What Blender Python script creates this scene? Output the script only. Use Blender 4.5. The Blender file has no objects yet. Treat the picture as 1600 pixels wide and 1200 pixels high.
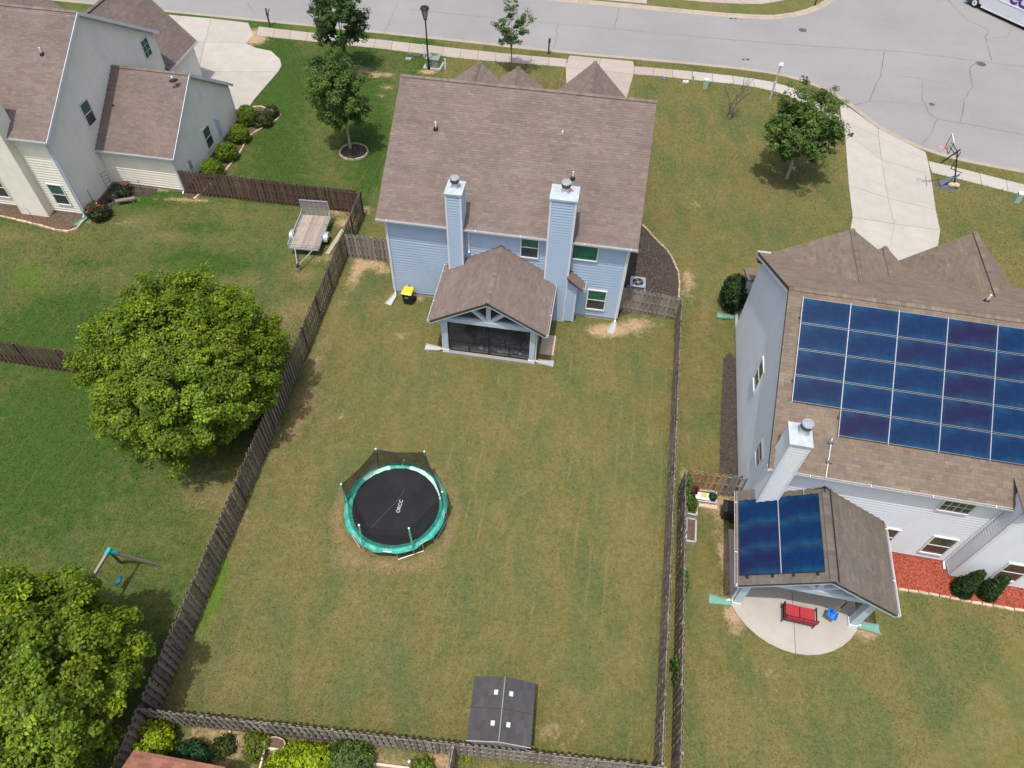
import bpy, math, random
import numpy as np
from mathutils import Vector, Matrix
random.seed(7); RNG = np.random.default_rng(7)
SC = bpy.context.scene
COL = SC.collection
rad = math.radians

# ------------------------------------------------------------------ camera, sky, sun, exposure
F_PX, NADIR, CAM_H = 1110.0, (765.0, 1490.0), 30.0          # 24 mm-equivalent drone camera 30 m up
_dn = Vector((NADIR[0]-800, -(NADIR[1]-600), -F_PX)).normalized()
_up = -_dn
_fw = Vector((0, 0, -1)); _Y = (_fw - _up*_fw.dot(_up)).normalized(); _X = _Y.cross(_up)
ROT = Matrix((_X, _Y, _up))                                  # camera axes -> world
cam_d = bpy.data.cameras.new('camera'); cam = bpy.data.objects.new('camera', cam_d); COL.objects.link(cam)
cam.matrix_world = Matrix.Translation((0, 0, CAM_H)) @ ROT.to_4x4()
cam_d.sensor_width = 36; cam_d.lens = F_PX/1600*36; cam_d.clip_end = 3000
SC.camera = cam
SUN = Vector((-0.11, -0.26, 1)).normalized()                 # towards the sun
w = bpy.data.worlds.new('World'); SC.world = w; w.use_nodes = True
sky = w.node_tree.nodes.new('ShaderNodeTexSky'); sky.sky_type = 'NISHITA'; sky.sun_disc = False; sky.dust_density = 4.2; sky.air_density = 1.0; sky.ozone_density = .4
sky.sun_elevation = math.asin(SUN.z); sky.sun_rotation = math.atan2(SUN.x, SUN.y)
bg = w.node_tree.nodes['Background']; bg.inputs['Strength'].default_value = 0.15
w.node_tree.links.new(sky.outputs[0], bg.inputs[0])
sl = bpy.data.lights.new('sun', 'SUN'); sl.energy = 2.65; sl.angle = rad(0.6); sl.color = (1, .965, .9)
so = bpy.data.objects.new('sun', sl); COL.objects.link(so); so.rotation_euler = SUN.to_track_quat('Z', 'Y').to_euler()
SC.view_settings.view_transform = 'Standard'; SC.view_settings.look = 'None'
SC.view_settings.exposure = 0.25; SC.view_settings.gamma = 1.0

def at(px, py, z=0.0):
    """point of the place at height z that a surveyed photograph point shows"""
    r = ROT @ Vector((px-800, -(py-600), -F_PX)); t = (z-CAM_H)/r.z
    return Vector((r.x*t, r.y*t, z))

# ------------------------------------------------------------------ helpers
def V(*a): return Vector(a)
class MB:
    """collects shapes into one mesh"""
    def __init__(s): s.v = []; s.f = []; s.c = []
    def poly(s, pts, col=None):
        n = len(s.v); s.v += [tuple(p) for p in pts]; s.f.append(tuple(range(n, n+len(pts)))); s.c.append(col); return s
    def mesh(s, vs, fs, col=None):
        n = len(s.v); s.v += [tuple(p) for p in vs]
        for f in fs: s.f.append(tuple(i+n for i in f)); s.c.append(col)
        return s
    def box(s, x0, x1, y0, y1, z0, z1, col=None):
        return s.mesh([(x0,y0,z0),(x1,y0,z0),(x1,y1,z0),(x0,y1,z0),(x0,y0,z1),(x1,y0,z1),(x1,y1,z1),(x0,y1,z1)],
                      [(3,2,1,0),(4,5,6,7),(0,1,5,4),(1,2,6,5),(2,3,7,6),(3,0,4,7)], col)
    def obox(s, c, ax, ay, az, col=None):
        c = Vector(c); P = []
        for k in (-1, 1):
            for i, j in ((-1,-1),(1,-1),(1,1),(-1,1)): P.append(c+ax*i+ay*j+az*k)
        return s.mesh(P, [(3,2,1,0),(4,5,6,7),(0,1,5,4),(1,2,6,5),(2,3,7,6),(3,0,4,7)], col)
    def bar(s, p0, p1, wd, ht, up=(0,0,1), col=None):
        p0 = Vector(p0); p1 = Vector(p1); d = p1-p0; dn = d.normalized(); u = Vector(up)
        if abs(dn.dot(u)) > .98: u = Vector((0,1,0))
        x = dn.cross(u).normalized(); y = x.cross(dn)
        return s.obox((p0+p1)/2, x*wd/2, y*ht/2, d/2, col)
    def tube(s, pts, r, n=8, r2=None, cap=True, col=None):
        pts = [Vector(p) for p in pts]; m = len(pts); rings = []
        ref = Vector((0,0,1))
        for i, p in enumerate(pts):
            d = (pts[min(i+1,m-1)]-pts[max(i-1,0)]).normalized()
            a = ref if abs(d.dot(ref)) < .95 else Vector((1,0,0))
            x = d.cross(a).normalized(); y = d.cross(x)
            rr = r if r2 is None else r+(r2-r)*i/(m-1)
            rings.append([p+(x*math.cos(k*2*math.pi/n)+y*math.sin(k*2*math.pi/n))*rr for k in range(n)])
        vs = [q for R in rings for q in R]; fs = []
        for i in range(m-1):
            for k in range(n): fs.append((i*n+k, i*n+(k+1)%n, (i+1)*n+(k+1)%n, (i+1)*n+k))
        if cap: fs += [tuple(range(n))[::-1], tuple(range((m-1)*n, m*n))]
        return s.mesh(vs, fs, col)
    def lathe(s, prof, n=16, c=(0,0,0), col=None):
        vs = []; fs = []; m = len(prof)
        for r, z in prof:
            for k in range(n): a = 2*math.pi*k/n; vs.append((c[0]+r*math.cos(a), c[1]+r*math.sin(a), c[2]+z))
        for i in range(m-1):
            for k in range(n): fs.append((i*n+k, i*n+(k+1)%n, (i+1)*n+(k+1)%n, (i+1)*n+k))
        fs += [tuple(range(n))[::-1], tuple(range((m-1)*n, m*n))]
        return s.mesh(vs, fs, col)
    def prism(s, poly, z0, z1, col=None):
        n = len(poly); vs = [(x,y,z0) for x,y in poly]+[(x,y,z1) for x,y in poly]
        fs = [tuple(range(n))[::-1], tuple(range(n,2*n))]+[(i,(i+1)%n,n+(i+1)%n,n+i) for i in range(n)]
        return s.mesh(vs, fs, col)
    def extrude(s, poly, vec, col=None):
        n = len(poly); vec = Vector(vec); P = [Vector(p) for p in poly]
        fs = [tuple(range(n))[::-1], tuple(range(n,2*n))]+[(i,(i+1)%n,n+(i+1)%n,n+i) for i in range(n)]
        return s.mesh(P+[p+vec for p in P], fs, col)
    def me(s, name, mat, smooth=False):
        m = bpy.data.meshes.new(name); m.from_pydata(s.v, [], s.f)
        if any(c is not None for c in s.c):
            a = m.color_attributes.new('Col', 'FLOAT_COLOR', 'CORNER'); L = []
            for f, c in zip(s.f, s.c): L += list((*(c or (1,1,1)), 1))*len(f)
            a.data.foreach_set('color', L)
        if smooth: m.polygons.foreach_set('use_smooth', [True]*len(m.polygons))
        m.materials.append(mat); m.update(); return m
    def build(s, name, mat, parent=None, smooth=False, kind=None, loc=None, rz=0):
        o = bpy.data.objects.new(name, s.me(name, mat, smooth)); COL.objects.link(o)
        if parent: o.parent = parent
        if loc is not None: o.location = loc
        if rz: o.rotation_euler.z = rz
        if kind: o['kind'] = kind
        return o

def np_obj(name, verts, faces, mat, cols=None, parent=None, smooth=False, kind=None):
    """numpy mesh; faces is an (n,k) array, cols per vertex"""
    me = bpy.data.meshes.new(name); n, k = faces.shape
    me.vertices.add(len(verts)); me.vertices.foreach_set('co', np.ascontiguousarray(verts, np.float32).ravel())
    me.loops.add(n*k); me.loops.foreach_set('vertex_index', np.ascontiguousarray(faces, np.int32).ravel())
    me.polygons.add(n); me.polygons.foreach_set('loop_start', np.arange(0, n*k, k, dtype=np.int32))
    if cols is not None:
        a = me.color_attributes.new('Col', 'FLOAT_COLOR', 'POINT')
        a.data.foreach_set('color', np.concatenate([cols, np.ones((len(cols),1))], 1).astype(np.float32).ravel())
    me.update(calc_edges=True)
    if smooth: me.polygons.foreach_set('use_smooth', np.ones(n, bool))
    me.materials.append(mat); o = bpy.data.objects.new(name, me); COL.objects.link(o)
    if parent: o.parent = parent
    if kind: o['kind'] = kind
    return o
def tag(o, label=None, cat=None, group=None, kind=None):
    if label: o['label'] = label
    if cat: o['category'] = cat
    if group: o['group'] = group
    if kind: o['kind'] = kind
    return o
def thing(name, label, cat, loc=(0,0,0), rz=0, group=None):
    o = bpy.data.objects.new(name, None); COL.objects.link(o); o.location = loc; o.rotation_euler.z = rz
    o.empty_display_size = .3
    return tag(o, label, cat, group)
def link_copy(src, parent, loc=None, rot=None, scale=None):
    o = src.copy(); COL.objects.link(o); o.parent = parent
    if loc is not None: o.location = loc
    if rot is not None: o.rotation_euler = rot
    if scale is not None: o.scale = scale
    return o
def copy_tree(src, parent=None):
    o = src.copy(); COL.objects.link(o); o.parent = parent
    for ch in list(src.children): copy_tree(ch, o)
    return o

# ------------------------------------------------------------------ materials
class NT:
    def __init__(s, name):
        s.m = bpy.data.materials.new(name); s.m.use_nodes = True; s.t = s.m.node_tree
        s.b = s.t.nodes['Principled BSDF']; s.out = s.t.nodes['Material Output']
    def n(s, typ, **kw):
        x = s.t.nodes.new(typ)
        for k, v in kw.items():
            if k.startswith('i_'): x.inputs[k[2:].replace('_', ' ')].default_value = v
            else: setattr(x, k, v)
        return x
    def l(s, a, b): s.t.links.new(a, b)
    def coord(s, kind='Object', scale=(1,1,1), rot=(0,0,0)):
        tc = s.n('ShaderNodeTexCoord'); mp = s.n('ShaderNodeMapping'); mp.inputs['Scale'].default_value = scale
        mp.inputs['Rotation'].default_value = rot
        s.l(tc.outputs[kind], mp.inputs[0]); return mp.outputs[0]
    def noise(s, vec, scale, detail=4, rough=.55, dist=0):
        x = s.n('ShaderNodeTexNoise', i_Scale=scale, i_Detail=detail, i_Roughness=rough, i_Distortion=dist)
        s.l(vec, x.inputs['Vector']); return x.outputs['Fac']
    def ramp(s, fac, a, b, lo=0., hi=1.):
        x = s.n('ShaderNodeMapRange', clamp=True); s.l(fac, x.inputs[0])
        for i, v in zip((1,2,3,4), (a,b,lo,hi)): x.inputs[i].default_value = v
        return x.outputs[0]
    def mix(s, fac, a, b, mode='MIX'):
        x = s.n('ShaderNodeMix', data_type='RGBA', blend_type=mode)
        for sock, val in ((x.inputs[0], fac), (x.inputs[6], a), (x.inputs[7], b)):
            if hasattr(val, 'is_linked') or isinstance(val, bpy.types.NodeSocket): s.l(val, sock)
            elif isinstance(val, (int, float)): sock.default_value = val
            else: sock.default_value = (*val, 1)
        return x.outputs[2]
    def math(s, op, a, b=None):
        x = s.n('ShaderNodeMath', operation=op)
        for sock, val in zip(x.inputs, (a, b)):
            if val is None: continue
            if isinstance(val, (int, float)): sock.default_value = val
            else: s.l(val, sock)
        return x.outputs[0]
    def scale_col(s, col, fac):
        g = s.n('ShaderNodeCombineColor')
        for i in range(3): s.l(fac, g.inputs[i])
        return s.mix(1.0, col, g.outputs[0], 'MULTIPLY')
    def bump(s, h, strength, dist):
        x = s.n('ShaderNodeBump', i_Strength=strength, i_Distance=dist); s.l(h, x.inputs['Height'])
        s.l(x.outputs[0], s.b.inputs['Normal'])

def pm(name, col, rough=.7, var=.18, scale=6, bump=0, stretch=(1,1,1), metal=0, rnd=0, attr=False, spec=.4, dirt=None, dscale=1.2, fine=0):
    t = NT(name); vec = t.coord(scale=stretch)
    n = t.noise(vec, scale, 5, .6); fac = t.ramp(n, .25, .75, 1-var, 1+var)
    if attr:
        a = t.n('ShaderNodeVertexColor', layer_name='Col'); base = a.outputs[0]
    else: base = col
    c = t.scale_col(base, fac)
    if fine:
        n2 = t.noise(vec, fine, 2, .5); c = t.scale_col(c, t.ramp(n2, .3, .7, .82, 1.18))
    if rnd:
        oi = t.n('ShaderNodeObjectInfo'); c = t.scale_col(c, t.ramp(oi.outputs['Random'], 0, 1, 1-rnd, 1+rnd))
    if dirt:
        n3 = t.noise(t.coord(), dscale, 6, .65); c = t.mix(t.ramp(n3, .52, .75, 0, .6), c, dirt)
    t.l(c, t.b.inputs['Base Color']); t.b.inputs['Roughness'].default_value = rough; t.b.inputs['Metallic'].default_value = metal
    t.b.inputs['Specular IOR Level'].default_value = spec
    if bump: t.bump(t.noise(vec, scale*4, 4), bump, .02)
    return t.m

M = {}
M['underlay'] = pm('roof_underlay', (.07,.058,.05), .9, .2, 6)
M['shingle'] = pm('shingle', (1,1,1), .92, .13, .5, .5, attr=True, fine=70, spec=.2)
M['shed_roof'] = pm('shed_roof', (.085,.082,.083), .6, .1, 3, .15, spec=.3, dirt=(.10,.09,.08))
M['blue'] = pm('blue_siding', (.41,.53,.67), .55, .05, 1.5, 0, (1,1,.3), dirt=(.45,.52,.60), dscale=.7)
M['beige'] = pm('beige_siding', (.86,.81,.68), .55, .05, 1.5, 0, (1,1,.3), dirt=(.70,.68,.59), dscale=.6)
M['white_siding'] = pm('pale_siding', (.71,.745,.77), .5, .04, 1.5, 0, (1,1,.3), dirt=(.64,.67,.68), dscale=.6)
M['trim'] = pm('white_trim', (.74,.76,.78), .45, .06, 3, dirt=(.6,.58,.53))
M['bluetrim'] = pm('pale_blue_trim', (.50,.60,.69), .5, .06, 3, dirt=(.5,.54,.56))
M['capmetal'] = pm('chase_pan_metal', (.46,.53,.56), .5, .16, 3, dirt=(.42,.34,.26), dscale=2.2, metal=.1)
M['flue'] = pm('flue_metal', (.55,.56,.57), .38, .12, 6, metal=.6)
M['flue_dark'] = pm('flue_mesh', (.09,.075,.065), .7, .3, 30)
M['orange'] = pm('orange_sealant', (.75,.18,.03), .6)
M['galv'] = pm('galvanised_steel', (.52,.55,.59), .42, .15, 9, metal=.55)
M['black'] = pm('black_metal', (.018,.018,.02), .45, .2, 8)
M['rubber'] = pm('black_rubber', (.02,.02,.021), .8, .2, 12)
M['darkwood'] = pm('brown_stained_wood', (0.111,0.068,0.055), .8, .28, 5, .3, (6,6,.6), rnd=.22)
M['greywood'] = pm('weathered_wood', (0.267,0.234,0.202), .85, .35, 4, .4, (7,7,.6), rnd=.28, dirt=(.09,.075,.055), dscale=1.6)
M['mixwood'] = pm('weathered_brown_wood', (0.240,0.190,0.152), .85, .35, 4, .4, (7,7,.6), rnd=.30, dirt=(.08,.06,.045), dscale=1.6)
M['tanwood'] = pm('newer_wood', (.36,.22,.10), .8, .3, 4, .3, (7,7,.6), rnd=.25, dirt=(.16,.12,.085), dscale=1.4)
M['post'] = pm('post_wood', (.235,.205,.175), .85, .3, 4, .3, (6,6,.6), rnd=.2)
M['deck'] = pm('trailer_deck_wood', (.34,.285,.235), .8, .3, 3, .3, (8,.7,1), rnd=.2, dirt=(.2,.155,.12), dscale=2)
M['lumber'] = pm('pale_lumber', (.62,.50,.40), .8, .2, 5, .2, (1,1,1), rnd=.12)
M['greylumber'] = pm('grey_bed_boards', (.40,.385,.38), .8, .22, 5, .2, rnd=.15)
M['bark'] = pm('bark', (.16,.13,.105), .9, .35, 7, .6, (3,3,.8))
M['palebark'] = pm('pale_bark', (.40,.36,.32), .9, .3, 7, .5, (3,3,.8))
M['mulch'] = pm('dark_mulch', (.075,.058,.048), .95, .45, 9, 1.0, fine=40)
M['redmulch'] = pm('red_mulch', (.34,.085,.052), .95, .35, 9, 1.0, fine=45)
M['brownsoil'] = pm('bed_soil', (.13,.085,.06), .95, .35, 5, .8, fine=30)
M['stone'] = pm('edging_stone', (.42,.33,.24), .9, .25, 6, .4, rnd=.2)
M['palestone'] = pm('pale_edging_block', (.55,.42,.30), .9, .25, 6, .4, rnd=.2)
M['green_plastic'] = pm('green_plastic', (.16,.34,.27), .5, .15, 4)
M['grey_plastic'] = pm('pale_grey_plastic', (.43,.44,.43), .5, .15, 4, rnd=.1)
M['grey_plastic2'] = pm('mid_grey_plastic', (.22,.22,.215), .6, .15, 4)
M['util_green'] = pm('utility_green', (.20,.26,.20), .55, .12, 4)
M['pale_green'] = pm('pale_utility_green', (.36,.48,.42), .5, .12, 4)
M['yellow'] = pm('yellow_lid', (.78,.53,.045), .4, .12, 4, dirt=(.65,.45,.06))
M['binblack'] = pm('bin_black', (.022,.024,.022), .5, .2, 4)
M['teal'] = pm('pad_vinyl', (.035,.36,.27), .35, .2, 2.5, .25, attr=True)
M['polegreen'] = pm('pole_green', (.14,.50,.30), .5, .12, 6)
M['mat'] = pm('jump_mat', (.019,.020,.023), .75, .2, 1.2, .1, fine=60, dirt=(.028,.028,.031), dscale=1.0, spec=.15)
M['white'] = pm('white_paint', (.8,.8,.8), .5, .04, 3)
M['lettering'] = pm('white_lettering', (.36,.41,.47), .6, .05, 6)
M['red'] = pm('red_cushion', (.40,.032,.045), .8, .12, 8, .2)
M['blueplastic'] = pm('blue_plastic', (.02,.20,.66), .35, .1, 5)
M['tealplastic'] = pm('teal_plastic', (.02,.40,.38), .4, .1, 5)
M['seatblue'] = pm('swing_seat_blue', (.01,.14,.24), .35, .1, 5)
M['rope'] = pm('yellow_rope', (.62,.46,.12), .7, .1, 20)
M['hoopred'] = pm('hoop_red', (.70,.10,.09), .5, .1, 5)
M['lampglass'] = pm('lamp_glass', (.5,.52,.54), .2, .05, 4)
M['purple'] = pm('purple_lettering', (.09,.03,.22), .5, .03, 4)
M['orangeletter'] = pm('orange_lettering', (.8,.2,.02), .5, .03, 4)
M['rust'] = pm('rusted_iron', (.14,.085,.06), .85, .3, 8)
M['castiron'] = pm('cast_iron', (.10,.08,.07), .7, .3, 14, .5)
M['brick_roof'] = pm('terracotta_shingle', (1,1,1), .9, .15, 2, .4, attr=True)
M['concfloor'] = pm('porch_floor', (.30,.29,.275), .8, .12, 3)
M['sofa'] = pm('outdoor_sofa', (.10,.14,.19), .85, .2, 8)
M['skylight'] = pm('skylight_plastic', (.50,.53,.55), .3, .1, 3)
M['crack'] = pm('road_crack', (.135,.13,.125), .9, .25, 3)
M['joint'] = pm('concrete_joint', (.16,.14,.12), .9, .2, 3)
M['potterra'] = pm('pot_clay', (.10,.045,.04), .7, .2, 6)
M['basegrey'] = pm('hoop_base_plastic', (.12,.14,.17), .5, .15, 6)
M['sand'] = pm('sand_bag', (.5,.40,.30), .9, .25, 6, .5)
M['foundation'] = pm('foundation_concrete', (.42,.40,.37), .85, .12, 4, dirt=(.36,.24,.15), dscale=1.5)

def concrete_mat(name, col, stain, k=.5):
    t = NT(name); vec = t.coord()
    c = t.scale_col(col, t.ramp(t.noise(vec, .8, 6, .65), .25, .75, .88, 1.12))
    c = t.mix(t.ramp(t.noise(vec, .33, 6, .7), .5, .8, 0, k), c, stain)
    c = t.scale_col(c, t.ramp(t.noise(vec, 45, 2), .3, .7, .93, 1.07))
    oi = t.n('ShaderNodeObjectInfo'); c = t.scale_col(c, t.ramp(oi.outputs['Random'], 0, 1, .94, 1.06))
    t.l(c, t.b.inputs['Base Color']); t.b.inputs['Roughness'].default_value = .9; t.b.inputs['Specular IOR Level'].default_value = .25
    t.bump(t.noise(vec, 60, 3), .15, .01); return t.m
M['concrete'] = concrete_mat('concrete', (.375,.325,.28), (.30,.245,.195))
M['newconcrete'] = concrete_mat('pale_concrete', (.40,.375,.335), (.335,.30,.255), .5)
M['kerbconc'] = concrete_mat('kerb_concrete', (.36,.305,.245), (.24,.18,.135), .6)
def asphalt_mat():
    t = NT('asphalt'); vec = t.coord()
    c = t.scale_col((.262,.257,.256), t.ramp(t.noise(vec, .12, 5, .6), .3, .7, .92, 1.08))
    c = t.scale_col(c, t.ramp(t.noise(vec, 9, 5, .85), .3, .7, .86, 1.14))
    c = t.scale_col(c, t.ramp(t.noise(t.coord(scale=(.15,1.2,1), rot=(0,0,rad(8))), .8, 4), .3, .7, .985, 1.012))
    c = t.mix(t.ramp(t.noise(vec, .25, 6, .7), .60, .8, 0, .35), c, (.30,.285,.265))
    t.l(c, t.b.inputs['Base Color']); t.b.inputs['Roughness'].default_value = .92; t.b.inputs['Specular IOR Level'].default_value = .2
    t.bump(t.noise(vec, 50, 3), .25, .02); return t.m
M['asphalt'] = asphalt_mat()
def grass_mat():
    t = NT('grass'); vec = t.coord()
    def attr(n):
        a = t.n('ShaderNodeAttribute', attribute_name=n); return a.outputs['Fac']
    big = t.noise(vec, .22, 5, .6); mid = t.noise(vec, 1.3, 6, .7, .4); fine = t.noise(vec, 4.5, 5, .8); grain = t.noise(vec, 15, 4, .85)
    olive, dry, green, lush = (.132,.125,.041), (.172,.146,.060), (.090,.115,.040), (.046,.088,.017)
    c = t.mix(t.ramp(t.math('ADD', t.math('MULTIPLY', mid, .65), t.math('MULTIPLY', big, .35)), .42, .62), olive, dry)
    c = t.mix(t.ramp(t.noise(t.coord(scale=(1,.45,1), rot=(0,0,rad(8))), .5, 5, .65, .3), .44, .64, 0, .85), c, green)
    c = t.mix(t.ramp(t.math('ADD', attr('lush'), t.math('MULTIPLY', t.math('SUBTRACT', mid, .5), 1.6)), .2, .85), c, lush)
    c = t.mix(t.ramp(t.math('ADD', attr('bright'), t.math('MULTIPLY', t.math('SUBTRACT', mid, .5), .8)), .3, 1.0), c, (.085,.165,.016))
    # thin mowing lines, faint, along the plots
    wv = t.n('ShaderNodeTexWave', wave_type='BANDS', bands_direction='X', i_Scale=.42, i_Distortion=.35, i_Detail=1.0)
    wv.inputs['Detail Scale'].default_value = .6
    t.l(t.coord(rot=(0,0,rad(8))), wv.inputs['Vector'])
    st = t.math('MULTIPLY', t.ramp(wv.outputs['Fac'], .90, 1.0), t.math('MULTIPLY', attr('mow'), t.ramp(t.noise(t.coord(scale=(1.6,.12,1), rot=(0,0,rad(8))), 1.0, 3), .48, .62)))
    c = t.mix(t.math('MULTIPLY', st, .4), c, (.22,.175,.075))
    # straw thatch and bare red clay
    s2 = t.math('ADD', attr('dry'), t.math('MULTIPLY', t.math('SUBTRACT', mid, .5), 1.3))
    c = t.mix(t.ramp(s2, .25, .9, 0, .85), c, (.225,.165,.085))
    s1 = t.math('ADD', attr('soil'), t.math('ADD', t.math('MULTIPLY', t.math('SUBTRACT', mid, .5), 1.5), t.math('MULTIPLY', t.math('SUBTRACT', fine, .5), 1.3)))
    c = t.mix(t.ramp(s1, .34, 1.0), c, (.36,.255,.155))
    c = t.scale_col(c, t.ramp(fine, .25, .75, .72, 1.30))
    c = t.scale_col(c, t.ramp(grain, .22, .78, .64, 1.52))
    t.l(c, t.b.inputs['Base Color']); t.b.inputs['Roughness'].default_value = 1; t.b.inputs['Specular IOR Level'].default_value = .1
    t.bump(t.math('ADD', t.math('MULTIPLY', fine, .6), grain), .7, .05); return t.m
M['grass'] = grass_mat()
def leaf_mat(name, trans=.30, gloss=.25):
    t = NT(name); a = t.n('ShaderNodeVertexColor', layer_name='Col')
    t.l(a.outputs[0], t.b.inputs['Base Color']); t.b.inputs['Roughness'].default_value = .5
    t.b.inputs['Specular IOR Level'].default_value = gloss
    tr = t.n('ShaderNodeBsdfTranslucent'); t.l(t.mix(1, a.outputs[0], (1.25,1.3,.55), 'MULTIPLY'), tr.inputs[0])
    mx = t.n('ShaderNodeMixShader'); mx.inputs[0].default_value = trans
    t.l(t.b.outputs[0], mx.inputs[1]); t.l(tr.outputs[0], mx.inputs[2]); t.l(mx.outputs[0], t.out.inputs[0]); return t.m
M['leaf'] = leaf_mat('leaf')
def glass_mat(name, col, rough=.06):
    t = NT(name); vec = t.coord()
    c = t.scale_col(col, t.ramp(t.noise(vec, 2, 3), .3, .7, .75, 1.25))
    t.l(c, t.b.inputs['Base Color']); t.b.inputs['Roughness'].default_value = rough; t.b.inputs['Specular IOR Level'].default_value = .7
    t.bump(t.noise(vec, 1.2, 2), .03, .05); return t.m
M['glass_green'] = glass_mat('window_glass_green', (.05,.125,.085))
M['glass_teal'] = glass_mat('window_shade_teal', (.018,.135,.09), .2)
M['glass_dark'] = glass_mat('window_glass_screened', (.035,.05,.05), .25)
M['glass_olive'] = glass_mat('window_glass_olive', (.06,.085,.04))
M['glass_brown'] = glass_mat('window_glass_brown', (.07,.05,.05), .2)
def screen_mat(name, col, alpha):
    t = NT(name); t.b.inputs['Base Color'].default_value = (*col, 1); t.b.inputs['Roughness'].default_value = .7
    tr = t.n('ShaderNodeBsdfTransparent'); mx = t.n('ShaderNodeMixShader')
    vec = t.coord(); f = t.ramp(t.noise(vec, 3, 3), .3, .7, alpha-.06, alpha+.06); t.l(f, mx.inputs[0])
    t.l(tr.outputs[0], mx.inputs[1]); t.l(t.b.outputs[0], mx.inputs[2]); t.l(mx.outputs[0], t.out.inputs[0]); return t.m
M['screen'] = screen_mat('insect_screen', (.035,.036,.038), .52)
M['net'] = screen_mat('safety_net', (.020,.020,.017), .74)
M['hoopnet'] = screen_mat('hoop_net', (.7,.7,.7), .35)
M['backboard'] = screen_mat('clear_backboard', (.6,.64,.68), .22)
def panel_mat():
    t = NT('solar_cells'); vec = t.coord()
    br = t.n('ShaderNodeTexBrick', offset=0.0, i_Scale=1.0)
    br.inputs['Color1'].default_value = (.004,.022,.075,1); br.inputs['Color2'].default_value = (.003,.018,.065,1)
    br.inputs['Mortar'].default_value = (.010,.035,.095,1); br.inputs['Mortar Size'].default_value = .004
    br.inputs['Brick Width'].default_value = .16; br.inputs['Row Height'].default_value = .16
    t.l(vec, br.inputs['Vector'])
    oi = t.n('ShaderNodeObjectInfo')
    c = t.mix(t.ramp(oi.outputs['Random'], .6, 1.0, 0, .9), br.outputs['Color'], (.014,.011,.045))
    c = t.mix(t.ramp(t.noise(vec, 1.3, 4), .45, .75, 0, .5), c, (.004,.045,.115))
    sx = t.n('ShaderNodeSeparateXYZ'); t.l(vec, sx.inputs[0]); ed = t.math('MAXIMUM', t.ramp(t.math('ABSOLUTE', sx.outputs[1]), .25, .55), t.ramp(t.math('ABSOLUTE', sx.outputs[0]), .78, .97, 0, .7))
    c = t.mix(t.math('MULTIPLY', ed, t.ramp(t.noise(vec, 1.1, 4), .35, .7, .0, .5)), c, (.022,.095,.175))      # patchy lighter teal towards the module edges
    t.l(c, t.b.inputs['Base Color']); t.b.inputs['Roughness'].default_value = .28; t.b.inputs['Specular IOR Level'].default_value = .12
    return t.m
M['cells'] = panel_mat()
M['panelframe'] = pm('panel_frame', (.25,.28,.32), .4, .1, 4, metal=.3)
def rug_mat():
    t = NT('patterned_rug'); vo = t.n('ShaderNodeTexVoronoi', feature='DISTANCE_TO_EDGE', i_Scale=2.6); t.l(t.coord(), vo.inputs['Vector'])
    c = t.mix(t.ramp(vo.outputs['Distance'], .06, .14), (.10,.14,.22), (.42,.43,.44)); t.l(c, t.b.inputs['Base Color'])
    t.b.inputs['Roughness'].default_value = .95; return t.m
M['rug'] = rug_mat()

# ------------------------------------------------------------------ plot frames (house axes)
class Fr:
    def __init__(s, o, deg):
        a = rad(deg); s.o = V(o[0], o[1], 0); s.a = a; s.u = V(math.cos(a), math.sin(a), 0); s.v = V(-math.sin(a), math.cos(a), 0)
    def w(s, u, v, z=0): return s.o+s.u*u+s.v*v+V(0,0,z)
    def l(s, p): d = Vector(p)-s.o; return V(d.dot(s.u), d.dot(s.v), p[2])
FM = Fr((-7.22, 30.74), -7.0); FL = Fr((-28.21, 36.76), -7.2); FR = Fr((10.95, 16.05), -8.7); FP = Fr((9.97, 12.26), -9.2)

# ------------------------------------------------------------------ setting: ground, road, pavements
near_px = [(390,31),(482,40),(600,52),(723,65),(830,77),(920,86),(1000,92.7),(1082,100),(1150,107),(1200,113.5),(1228,119),(1250,125),(1280,136),(1307,150),(1330,166),(1350,182),(1370,197),(1388,208),(1407,217),(1440,232),(1470,242),(1500,250),(1550,260),(1600,269)]
NEAR = [V(-150,84,0), V(-60,69.4,0)]+[at(*p) for p in near_px]+[V(41,45.2,0),V(46,46.3,0),V(51,49.5,0),V(55,54.5,0),V(57.5,61,0),V(57.5,69,0),V(55,78,0),V(54,100,0),V(60,150,0)]
FAR = [V(40,150,0),V(35,100,0),V(32.5,85,0),V(31,78,0)]+[at(*p) for p in [(1293,0),(1280,8),(1262,15.5),(1240,21),(1210,25),(1180,24.5),(1135,22),(1082,17),(990,8),(905,.5)]]+[V(-25,75.2,0),V(-60,80,0),V(-150,95,0)]
ROADP = [(p.x, p.y) for p in NEAR+FAR]
EXCL = [ROADP]; EDGES = []
def in_poly(x, y, poly):
    ins = np.zeros(x.shape, bool); n = len(poly)
    for i in range(n):
        x0, y0 = poly[i]; x1, y1 = poly[(i+1) % n]
        if y0 == y1: continue
        ins ^= ((y0 > y) != (y1 > y)) & (x < (x1-x0)*(y-y0)/(y1-y0)+x0)
    return ins
def seg_dist(x, y, pts, closed=False):
    d = np.full(x.shape, 1e9); n = len(pts)
    for i in range(n if closed else n-1):
        x0, y0 = pts[i]; x1, y1 = pts[(i+1) % n]; dx, dy = x1-x0, y1-y0; L = dx*dx+dy*dy+1e-9
        t = np.clip(((x-x0)*dx+(y-y0)*dy)/L, 0, 1); d = np.minimum(d, np.hypot(x-x0-t*dx, y-y0-t*dy))
    return d
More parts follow.
